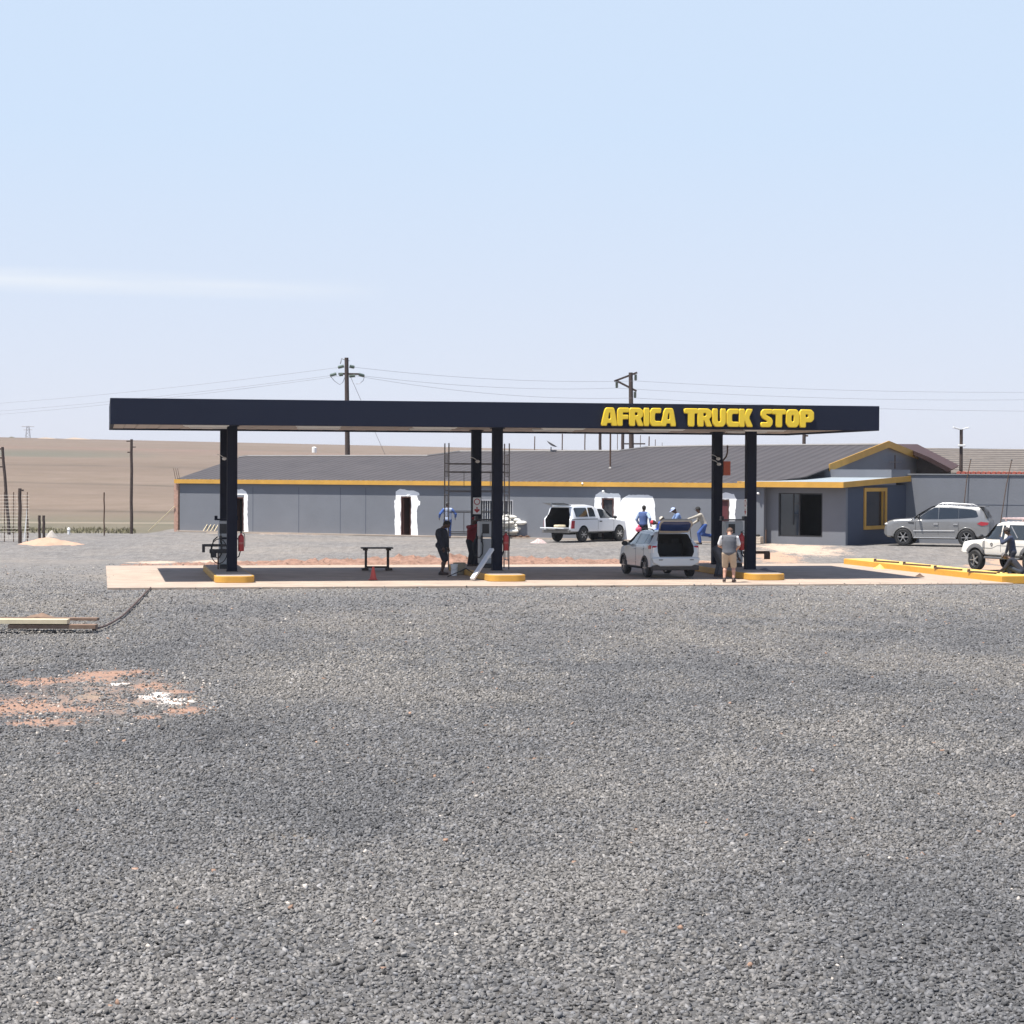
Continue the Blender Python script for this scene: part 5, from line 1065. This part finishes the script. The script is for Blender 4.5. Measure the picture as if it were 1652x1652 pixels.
tag(heap('off_cut', 'small dark lump on the slab edge beside the yellow plinth', 'rubble', G(1484, 932)+Vector((0, 0, .04)), .30, .12, .12, rust, pr, 16, 33, .5, 'thing'), None)

# table
tp = G(608, 919.5, .05); tb = thing('work_table', 'dark wooden trestle table on the slab left of the cone', 'table', (tp.x, tp.y, .05), YAW*.6)
mb = MB(); mb.box((0, 0, .80), (1.16, .62, .045)); mb.build('tabletop', woodt, tb, bevel=.006)
for s_ in (-1, 1):
    for y in (-.22, .22): mb = MB(); mb.box((s_*.40, y, .41), (.07, .06, .74)); mb.build('leg', woodt, tb)
    mb = MB(); mb.box((s_*.43, 0, .035), (.24, .62, .07)); mb.build('foot', woodt, tb); mb = MB(); mb.box((s_*.42, 0, .745), (.16, .56, .06)); mb.build('bearer', woodt, tb)
mb = MB(); mb.box((0, .1, .10), (.74, .05, .07)); mb.build('stretcher', woodt, tb)
# cone
cp = G(602, 935.5, .05); cn = thing('traffic_cone', 'small faded red traffic cone on the slab in front of the table', 'cone', (cp.x, cp.y, .05))
mb = MB(); mb.lathe([(.12, .02), (.035, .42), (.028, .44), (.0, .44)], 18); mb.build('cone', mat('faded_red_plastic', (.50, .07, .05), .5, var=.1), cn, True); mb = MB(); mb.box((0, 0, .012), (.30, .30, .024)); mb.build('base', mat('faded_red_plastic', (.5, .07, .05)), cn, bevel=.01)
# drums, white beam, tripod
q = G(741, 926, .05); dr = thing('paint_drum', 'large beige plastic drum on the slab beside the scaffold', 'drum', (q.x, q.y, .05)); mb = MB(); mb.lathe([(0, 0), (.19, 0), (.20, .02), (.215, .36), (.225, .37), (.225, .395), (.20, .40), (.19, .30)], 22); mb.build('shell', mat('beige_plastic', (.38, .33, .24), .6), dr, True)
q = G(734, 928, .05); dr = thing('paint_bucket', 'narrow white bucket in front of the beige drum', 'bucket', (q.x-.02, q.y-.35, .05)); mb = MB(); mb.lathe([(0, 0), (.10, 0), (.125, .38), (.132, .39), (.125, .40), (.115, .3)], 18); mb.build('shell', whitep, dr, True); mb = MB(); mb.tube([(-.12, 0, .36), (-.1, -.08, .25), (0, -.12, .2), (.1, -.08, .25), (.12, 0, .36)], .005, 5); mb.build('handle', steel, dr, True)
bmt = thing('metal_beam', 'pale blue white metal beam leaning on the middle front column', 'beam', CF(11.74, .5, .04), YAW)
mb = MB(); mb.bar((0, 0, .05), (.84, 1.05, 1.0), .15, .08); mb.build('web', mat('galvanised_pale', (.72, .76, .80), .4, metal=.2, var=.05), bmt)
tr_ = thing('steel_tripod', 'thin dark steel rods propped on the middle island', 'rods', CF(11.75, 3.2, .04), YAW)
for a_, b_ in (((-.45, -.2, 0), (.25, .1, .28)), ((.25, .1, .28), (.45, -.2, .12)), ((.25, .1, .28), (.1, .5, .14))): mb = MB(); mb.cone(a_, b_, .016, n=6); mb.build('rod', blackp, tr_)

# scaffold round the middle columns
sf = thing('scaffold', 'rusty tube scaffold round the middle canopy columns', 'scaffold', CF(13.1, 7.9, .05), YAW)
ftube = mat('scaffold_tube', (.20, .18, .17), .55, metal=.3, var=.3, vscale=6)
def fr_(x):
    for y in (0, .95):
        mb = MB(); mb.cone((x, y, .02), (x, y, 4.62), .024, n=8); mb.build('standard', ftube, sf)
    for z0 in (.05, 1.65, 3.1):
        mb = MB(); 
        for z in (z0+.3, z0+1.1): mb.cone((x, 0, z), (x, .95, z), .018, n=6)
        mb.build('transom', ftube, sf)
        for y in (.3, .62): mb = MB(); mb.cone((x, y, z0+.3), (x, y, z0+1.1), .012, n=6); mb.build('rung_post', ftube, sf)
fr_(-.98); fr_(1.25)
for z in (1.28, 1.34, 2.10, 2.85, 3.55, 3.85): 
    for y in (0, .95): mb = MB(); mb.cone((-.98, y, z+(.03 if y else 0)), (1.25, y, z+(.03 if y else 0)), .016, n=6); mb.build('ledger', ftube, sf)
for x in (-.42, .55):
    mb = MB(); mb.cone((x, 0, 3.0), (x, 0, 3.55), .012, n=6); mb.cone((x, 0, 1.34), (x, 0, 2.10), .012, n=6); mb.build('guard_post', ftube, sf)

# sacks on a pallet, timber stack
sp_ = G(830, 868); pt = thing('pallet', 'dark timber pallet under the pile of white sacks', 'pallet', sp_, R_(-20))
for k in range(6): mb = MB(); mb.box((-.85+k*.34, 0, .13), (.14, 1.2, .03)); mb.build('board', plankb, pt)
for y in (-.5, 0, .5): mb = MB(); mb.box((0, y, .06), (1.95, .1, .1)); mb.build('bearer', plankb, pt)
n_ = 0; s0 = None
levels = [(5, .0), (5, .10), (5, .2), (4, .30), (4, .42), (3, .5), (2, .5)]
place = ['bottom', 'second', 'third', 'fourth', 'fifth', 'sixth', 'top']; col_ = ['leftmost', 'second from left', 'middle', 'second from right', 'rightmost']
for li, (cnt, xo) in enumerate(levels):
    for j in range(cnt):
        lab = 'white woven sack, %s in the %s layer of the pile' % (col_[j] if cnt > 1 else 'alone', place[li]); x = (j-(cnt-1)/2)*.36-.16+.01*li
        loc = sp_+Vector((x+random.uniform(-.05, .05), random.choice((-.34, 0, .2))+random.uniform(-.08, .08)-.05, (.21+li*.14))); rz = R_(random.choice((-15, 8, 60, 75)))+random.uniform(-.3, .3)
        if not s0:
            mb = MB(); mb.ell((0, 0, 0), (.48, .29, .10), 24); s0 = mb.build('sack', sack, None, True)
            for v in s0.data.vertices:
                c_ = v.co; sx_ = 1 if c_.x > 0 else -1; c_.x = sx_*.40*min(1, (abs(c_.x)/.42))**.6; c_.y *= 1+.12*noise.noise(c_*6); c_.z = c_.z*(1+.3*noise.noise(c_*8+Vector((3, 0, 0))))+.012*noise.noise(c_*14)
            s0.location = loc; s0.rotation_euler.z = rz; tag(s0, lab, 'sack', 'white sacks piled by the wall')
        else: dup(s0, loc, rz, lab)
q = G(862, 868); tm = thing('timber_stack', 'stack of dark grey timber boards behind the pickup', 'timber', q+Vector((.1, .2, 0)), R_(-20))
for k in range(7): mb = MB(); mb.box((random.uniform(-.1, .1), random.uniform(-.06, .06), .08+k*.10), (1.7, .7, .045), random.uniform(-.04, .04)); mb.build('board', plankb, tm)
for k in range(3): mb = MB(); mb.box((-.5+.5*k, 0, .38), (.08, .6, .68)); mb.build('spacer', plankb, tm)
q = G(868, 876); tag(heap('rubbish', 'small white and pink rubbish heap left of the pickup', 'rubbish', q, .42, .25, .22, mat('pinkish_rubbish', (.5, .38, .36), .9, var=.4, vscale=9), 0, 16, 41, .7, 'thing'), None)
q = G(585, 859.5); tag(MB().box((0, 0, .06), (.75, .14, .11)).build('timber_block', rust, None, loc=q+Vector((0, -.2, 0)), rz=TH), 'dark beam lying on the gravel left of the second door', 'beam')
q = G(555, 858); o = thing('paint_tin', 'small white tin with dark lid at the wall foot', 'tin', q+Vector((0, -.3, 0))); mb = MB(); mb.lathe([(0, 0), (.10, 0), (.10, .16), (0, .16)], 14); mb.build('tin', whitep, o); mb = MB(); mb.lathe([(0, .16), (.11, .16), (.10, .22), (0, .24)], 14); mb.build('lid', blackp, o)
# ladder frame leaning at the wall
q = G(340, 858); ld = thing('timber_ladder', 'pale timber ladder leaning on the wall at the far left', 'ladder', q+Vector((.15, -.4, 0)), TH)
mb = MB(); mb.bar((-.65, 0, .02), (.65, 0, .02), .05, .05); mb.build('rail', plank, ld); mb = MB(); mb.bar((-.55, .28, .42), (.70, .28, .42), .05, .05); mb.build('rail', plank, ld)
for k in range(6): mb = MB(); mb.bar((-.62+k*.24, .01, .03), (-.52+k*.24, .27, .41), .05, .04); mb.build('rung', plank, ld)
q = G(344, 861); tag(MB().box((0, 0, .03), (.7, .2, .05)).build('loose_board', palesand, None, loc=q, rz=TH), 'pale board lying in front of the pale ladder', 'board')
# left yard: pole, fence, short posts
def pole(name, lab, base, H, r0, r1, m=woodp, lean=(0, 0), cat='pole', group=None):
    o = thing(name, lab, cat, base, 0, group); mb = MB(); mb.tube([(lean[0]*k/6+.012*math.sin(k*2.1), lean[1]*k/6, H*k/6-.3*(k == 0)) for k in range(7)], [r0+(r1-r0)*k/6 for k in range(7)], 10); mb.build('shaft', m, o, True); return o
q = G(212, 861); o = pole('fence_pole', 'tall thin wooden pole with stub crosspieces standing in the veld edge', q, 4.85, .085, .07); mb = MB(); mb.box((-.14, 0, 4.75), (.24, .07, .06)); mb.box((-.10, 0, 4.18), (.22, .07, .06)); mb.box((.12, 0, 4.45), (.18, .06, .05)); mb.build('crosspiece', woodp, o)
q = G(15, 862); o = pole('fence_pole', 'leaning wooden pole with three stub crosspieces at the left edge', q, 4.4, .085, .07, lean=(-.35, 0)); 
for z in (4.3, 3.85, 3.4): mb = MB(); mb.box((-.35*z/4.4-.08, 0, z), (.3, .08, .07)); mb.build('crosspiece', woodp, o)
q = G(168, 864); pole('thin_post', 'thin dark post standing alone left of the tall pole', q, 2.15, .035, .035, rust, cat='post')
q = G(32, 876); o = pole('gate_post', 'thick dark wooden gate post at the left fence', q, 2.45, .085, .075, cat='post'); mb = MB(); mb.box((.07, 0, 2.36), (.2, .1, .08)); mb.build('cap', woodp, o)
q = G(39, 873); o = MB().bar((0, 0, 0), (.14, 0, 1.45), .06, .05).build('white_batten', whitep, None, loc=q); tag(o, 'white batten leaning beside the thick gate post', 'batten')
q = G(45, 868); pole('thin_post', 'short thin post just right of the white batten', q, .95, .03, .03, rust, cat='post')
q = G(63.5, 868); pole('short_post', 'left one of two short thick posts behind the sand pile', q, 1.08, .065, .065, cat='post', group='short posts behind the sand pile')
q = G(70.5, 868); pole('short_post', 'right one of two short thick posts behind the sand pile', q, 1.08, .065, .065, cat='post', group='short posts behind the sand pile')
q = G(111, 862); o = thing('white_marker', 'small white marker post in the grass verge', 'marker', q); mb = MB(); mb.lathe([(0, 0), (.07, 0), (.07, .22), (.09, .24), (.05, .34), (0, .35)], 10); mb.build('stub', whitep, o, True)
q = G(86, 866); tag(heap('rock', 'grey rock on the right shoulder of the sand pile', 'rock', q+Vector((0, -.3, .0)), .28, .2, .34, mat('pale_rock', (.42, .38, .34), .9, var=.2), 0, 14, 44, .5, 'thing'), None)
fn = thing('mesh_fence', 'wire mesh fence panel on thin posts at the left edge', 'fence', G(22, 874)+Vector((0, 0, 0)), 0)
for x in (-1.3, -.42, .0, .62): mb = MB(); mb.cone((x, 0, -.1), (x, 0, 2.25), .022, n=6); mb.build('post', rust, fn)
mb = MB()
for k in range(14): mb.cone((-2.2, -.02, .15+k*.15), (.72, -.02, .15+k*.15), .006, n=4)
for k in range(18): mb.cone((-2.15+k*.16, -.02, .1), (-2.15+k*.16, -.02, 2.15), .004, n=4)
mb.build('wire_mesh', steel, fn)
for k in range(5): 
    mb = MB(); mb.box((-1.25, .35, .25+k*.24), (1.1, .03, .12)); mb.build('slat', mat('blue_grey_slat', (.13, .17, .19), .7), fn)

def blades():
    n = 2600; X = rng.uniform(-30, -19.6, n); Y = rng.uniform(112.5, 121, n); k = (np.sin(X*2.1)+np.sin(Y*3.7+X) > -.3) & (X < -.176*Y+.4); X, Y = X[k], Y[k]; mb = MB(); 
    for x, y in zip(X, Y):
        h = random.uniform(.05, .22); a = random.uniform(0, 6.28); z = terrain(x, y)-.02; w_ = .035; lx, ly = random.uniform(-.1, .1), random.uniform(-.1, .1)
        mb.add([(x-w_*math.cos(a), y-w_*math.sin(a), z), (x+w_*math.cos(a), y+w_*math.sin(a), z), (x+lx, y+ly, z+h)], [(0, 1, 2)])
    tag(mb.build('grass', mat('verge_grass', (.17, .155, .09), .9, var=.4, vscale=1.5)), 'low green weeds along the edge of the gravel yard at the left', 'grass', kind='stuff')
blades()
# boards, hose
bq = G(60, 1018); bs = [((-.35, .0, .20), (1.9, .36, .10), 1.5, plank, 'wide pale plank on top of the board pile at the left edge'), ((.30, .55, .22), (1.75, .26, .06), -3, plankb, 'brown plank behind the pale one in the board pile'), ((-.5, .80, .20), (2.0, .22, .06), -2, plankb, 'farthest brown plank of the board pile'), ((.25, .03, .085), (1.95, .34, .09), 1.5, plankb, 'lower brown plank sticking out right of the pale one')]
for c_, d_, r_, m_, lab in bs:
    o = MB().box((0, 0, 0), d_).build('plank', m_, None, bevel=.004, loc=Vector((bq.x+c_[0]+.1, bq.y+c_[1], bq.z+c_[2]+.02)), rz=R_(r_)); tag(o, lab, 'plank')
tag(heap('rag', 'brown sack scrap lying on the board pile', 'rag', Vector((bq.x-.05, bq.y+.66, bq.z+.27)), .34, .2, .10, plankb, 0, 16, 50, .5, 'thing'), None)
hp = [G(x, y, .03) for x, y in ((150, 1016), (160, 1013), (172, 1009), (185, 1002), (197, 994), (210, 982), (222, 970), (233, 958), (243, 948))]
o = MB().tube([(p_.x, p_.y, p_.z+.03) for p_ in hp], .025, 8).build('hose', mat('brown_hose', (.09, .055, .045), .7), None, True); tag(o, 'brown hose curving from the boards to the slab', 'hose')

# ------------------------------------------------------------------ poles, masts and wires behind the building
def insul_(p0, p1, o):
    mb = MB(); p0, p1 = Vector(p0), Vector(p1); mb.cone(p0, p1, .03, n=6)
    for k in range(5): c_ = p0.lerp(p1, .12+.19*k); d = (p1-p0).normalized()*.04; mb.cone(c_-d, c_+d, .13, .07, 10)
    mb.build('insulator', insul, o)
pb1 = AT(562, 760, 142); pb1.z = terrain(pb1.x, pb1.y)-.2; T = AT(559, 577, 142)
po = thing('power_pole', 'tall dark power pole with strain insulators behind the roof', 'power pole', pb1); d0 = T-pb1
mb = MB(); mb.tube([d0*(k/6) for k in range(7)], [.19-.06*k/6 for k in range(7)], 12); mb.build('shaft', woodp, po, True)
def rel(x, y, Y=142): return AT(x, y, Y)-pb1
mb = MB(); mb.bar(rel(546, 603), rel(579, 603.5), .14, .12); mb.build('crossarm', woodp, po)
mb = MB(); mb.tube([rel(560, 582), rel(551, 578.5), rel(550, 584), rel(549, 587)], .03, 6); mb.cone(rel(560, 582), rel(564, 582), .02); mb.build('top_bracket', steel, po)
for a_, b_ in (((555, 590.5), (545, 593)), ((564, 591), (572, 592.5)), ((543, 603), (532, 606)), ((553, 604), (547, 604.5)), ((579, 604), (588, 606.5)), ((573, 606), (563, 607))): insul_(rel(*a_), rel(*b_), po)
for pts in (((533, 607), (540, 615), (548, 620.5), (553, 617), (556, 609)), ((588, 607), (586, 614), (580, 619), (574, 619.5))): mb = MB(); mb.tube([rel(*q_) for q_ in pts], .018, 5); mb.build('jumper', wirem, po, True)
pb2 = AT(1020, 760, 160); pb2.z = terrain(pb2.x, pb2.y)-.2; T2 = AT(1017.5, 601, 160)
p2_ = thing('power_pole', 'power pole with a slanted triangular crossarm behind the sign', 'power pole', pb2); d0 = T2-pb2
def rel2(x, y, Y=160): return AT(x, y, Y)-pb2
mb = MB(); mb.tube([d0*(k/6) for k in range(7)], [.21-.06*k/6 for k in range(7)], 12); mb.build('shaft', woodp, p2_, True)
for a_, b_, nm in (((991, 615), (1028, 601), 'crossarm'), ((994, 614), (1027, 631), 'brace')): mb = MB(); mb.bar(rel2(*a_), rel2(*b_), .16, .14); mb.build(nm, woodp, p2_)
for a_, b_ in (((995, 616), (995, 626)), ((1025.5, 604), (1025.5, 614)), ((1024.5, 632), (1024.5, 642))): insul_(rel2(*a_), rel2(*b_), p2_)
mb = MB(); mb.bar(rel2(1003, 716), rel2(1041, 716), .12, .1); mb.build('lower_arm', woodp, p2_)
def wire(lab, A, B, sag, r=.009, name='power_line'):
    n = 16; mb = MB(); mb.tube([A.lerp(B, k/n)-Vector((0, 0, sag*4*(k/n)*(1-k/n))) for k in range(n+1)], r, 5); o = mb.build(name, wirem, None, True); tag(o, lab, 'wire', 'overhead power wires')
L1, L2, L3 = AT(-260, 662, 235), AT(-260, 675, 235), AT(-260, 682, 235)
wire('topmost overhead wire running left from the tall pole', AT(545, 593, 142), L1, .6); wire('middle overhead wire running left from the tall pole', AT(532, 606, 142), L2, .6); wire('lowest overhead wire running left from the tall pole', AT(553, 606, 142), L3, .6)
wire('topmost overhead wire between the two power poles', AT(572, 592.5, 142), AT(1025, 614.5, 160), .35); wire('middle overhead wire between the two power poles', AT(588, 606.5, 142), AT(995, 626, 160), .35); wire('lowest overhead wire between the two power poles', AT(573, 606, 142), AT(1024, 642, 160), .5)
wire('topmost overhead wire leaving the slanted arm to the right', AT(1025, 614.5, 160), AT(1900, 628, 178), .5); wire('middle overhead wire leaving the slanted arm to the right', AT(995, 626, 160), AT(1900, 638, 178), .6); wire('lowest overhead wire leaving the slanted arm to the right', AT(1024, 642, 160), AT(1900, 662, 178), .4)
wire('guy wire slanting down right from the tall power pole', AT(566, 609, 142), AT(622, 735, 150), 0, .014, 'guy_wire')
for i, (px, yt, Y, r, lab) in enumerate(((862.5, 704, 150, .04, 'leftmost thin mast above the building roof'), (907, 700, 150, .045, 'second thin mast from the left right of the satellite dish'), (943.5, 700, 150, .045, 'third thin mast from the left above the roof'), (968, 690, 146, .11, 'thick dark post just left of the roof pipe'), (996, 700, 170, .03, 'faint thin mast right of the roof pipe'), (1004.5, 694, 144, .12, 'thick dark post just left of the power pole'), (1033, 702, 170, .03, 'faint thin mast right of the power pole'), (1047, 704, 160, .05, 'thin mast with a small curl beside the low crossarm'), (1057, 709, 170, .03, 'rightmost short faint mast above the roof'), (1068, 714, 170, .02, 'tiniest mast tip above the roof'))):
    b_ = AT(px, 760, Y); b_.z = terrain(b_.x, b_.y); t2_ = AT(px, yt, Y); pole('mast', lab, b_, (t2_-b_).z, r, r*.9, rust if r < .1 else woodp, cat='mast', group='masts behind the roof')
# roof pipe, dish
qa, qb = AT(984.5, 755, 112), AT(984.5, 700, 112)
n = Vector((SL*SB, -SL*CB_, 1)); d = ray(984.5, 755); P0 = BF(0, -OV, RZ0); tt = (P0-Vector((0, 0, CAMH))).dot(n)/d.dot(n); rp0 = d*tt+Vector((0, 0, CAMH))
o = thing('roof_pipe', 'dark vertical pipe standing on the grey roof slope', 'pipe', rp0); hh = AT(984.5, 694, rp0.y).z-rp0.z
mb = MB(); mb.cone((0, 0, -.05), (0, 0, hh), .045, n=10); mb.build('pipe', rust, o, True); mb = MB(); mb.cone((0, 0, -.03), (0, 0, .06), .12, .06, 10); mb.build('flashing', steel, o)
dd_ = AT(890, 727, RP[4][1]*CB_+BO.y-RP[4][0]*0+0); dd_ = BF(onroof(889, 728.5)[0], onroof(889, 728.5)[1], 0); dd_.z = AT(889, 728.5, dd_.y).z
o = thing('satellite_dish', 'small tilted satellite dish on the roof ridge', 'dish', dd_); mb = MB(); mb.cone((0, 0, -.1), (0, 0, .25), .03); mb.cone((-.15, 0, .0), (.15, 0, .0), .03); mb.build('mount', steel, o)
mb = MB(); Mx = Matrix.Rotation(R_(-32), 3, 'Y') @ Matrix.Rotation(R_(0), 3, 'X'); prof = [(0, 0), (.12, .012), (.22, .04), (.32, .09), (.325, .075), (.22, .02), (.12, -.01), (0, -.02)]; k0 = len(mb.v); mb.lathe(prof, 20); mb.v = [tuple((Matrix.Rotation(R_(32), 3, 'Y') @ Vector(v))+Vector((0, 0, .36))) for v in mb.v]; mb.build('reflector', mat('grey_dish', (.3, .3, .31), .5), o, True)
# small transformer pole beyond the roof near the canopy end
b_ = AT(1297, 760, 150); b_.z = terrain(b_.x, b_.y); t2_ = AT(1297, 690, 150); o = pole('service_pole', 'short dark pole with small fittings seen under the right end of the canopy', b_, (t2_-b_).z, .14, .12, cat='pole'); z0 = AT(1297, 703, 150).z-b_.z
mb = MB(); mb.box((.12, 0, z0), (.3, .1, .12)); mb.box((.35, 0, z0+.25), (.5, .06, .05)); mb.build('bracket', rust, o)
# floodlight pole
b_ = AT(1550, 800, 112); b_.z = terrain(b_.x, b_.y)
o = thing('floodlight_pole', 'thick dark pole with white floodlights above the grey wall', 'light pole', b_); ht = AT(1550, 693, 112).z-b_.z
mb = MB(); mb.cone((0, 0, 0), (0, 0, ht), .10, .085, 12); mb.build('shaft', woodp, o, True)
for dx, dz_, rot in ((-.22, .12, .35), (.20, .10, -.3)): mb = MB(); mb.bar((dx*.3, 0, ht+.02), (dx*1.9, 0, ht+dz_), .25, .07); mb.build('floodlight', whitep, o, bevel=.01)
mb = MB(); mb.box((0, -.1, ht-.82), (.38, .14, .10)); mb.build('camera_cluster', whitep, o, bevel=.02)
# pylon and far things
b_ = AT(45, 712, 900); o = thing('lattice_pylon', 'faint lattice pylon far off on the horizon', 'pylon', b_); hp_ = AT(45, 687, 900).z-b_.z
mb = MB(); pg = mat('pylon_steel', (.34, .34, .36), .7)
for sx_ in (-1, 1):
    for sy_ in (-1, 1): mb.cone((sx_*1.2, sy_*1.2, -2), (sx_*.4, sy_*.4, hp_), .12, n=4)
for k in range(5): z = hp_*k/5; w_ = 1.2-.8*k/5; w2_ = 1.2-.8*(k+1)/5; mb.cone((-w_, -w_, z), (w2_, -w2_, hp_*(k+1)/5), .08, n=4); mb.cone((w_, -w_, z), (-w2_, -w2_, hp_*(k+1)/5), .08, n=4)
mb.build('mast', pg, o); mb = MB(); mb.cone((-2.6, 0, hp_*.96), (2.6, 0, hp_*.96), .16, n=4); mb.build('upper_arm', pg, o); mb = MB(); mb.cone((-1.8, 0, hp_*.75), (1.8, 0, hp_*.75), .14, n=4); mb.build('lower_arm', pg, o)
for px, py, rx_, h_, lab, sd in ((74, 708, 6, .75, 'left pale spoil mound on the horizon', 60), (122, 709, 7, .9, 'middle pale spoil mound on the horizon', 61), (142, 710, 3, .45, 'right low spoil mound on the horizon', 62), (18, 709, 5, 1.2, 'dark bushy mound on the horizon at the left edge', 63)):
    q = AT(px, py+1.5, 680); tag(heap('mound', lab, 'mound', q, rx_, 5, h_, mat('spoil_earth', (.36, .28, .21), .95, var=.2, vscale=1) if sd != 63 else mat('dark_scrub', (.11, .10, .07), .95, var=.3), 0, 24, sd, .35, 'thing', lum=.5), None)
q = AT(507, 726.5, 420); o = thing('far_tank', 'tiny white tank far off on the veld slope', 'tank', q); mb = MB(); mb.lathe([(0, -.5), (.45, -.5), (.45, .5), (.3, .65), (0, .7)], 14); mb.build('tank', whitep, o, True); mb = MB(); mb.cone((0, 0, -1.5), (0, 0, -.5), .2, n=8); mb.build('stand', steel, o)

# ------------------------------------------------------------------ air
hz = MB(); hz.box((0, 1240, -4), (1900, 2640, 44)); hm_ = bpy.data.materials.new('pale_air'); hm_.use_nodes = True; t_ = hm_.node_tree; t_.nodes.remove(t_.nodes['Principled BSDF'])
pv = t_.nodes.new('ShaderNodeVolumePrincipled'); pv.inputs['Color'].default_value = (.93, .95, 1, 1); pv.inputs['Density'].default_value = .00018; pv.inputs['Anisotropy'].default_value = .3
t_.links.new(pv.outputs[0], t_.nodes['Material Output'].inputs['Volume']); tag(hz.build('haze', hm_), kind='stuff')
SC.cycles.volume_bounces = 0; SC.cycles.volume_max_steps = 32
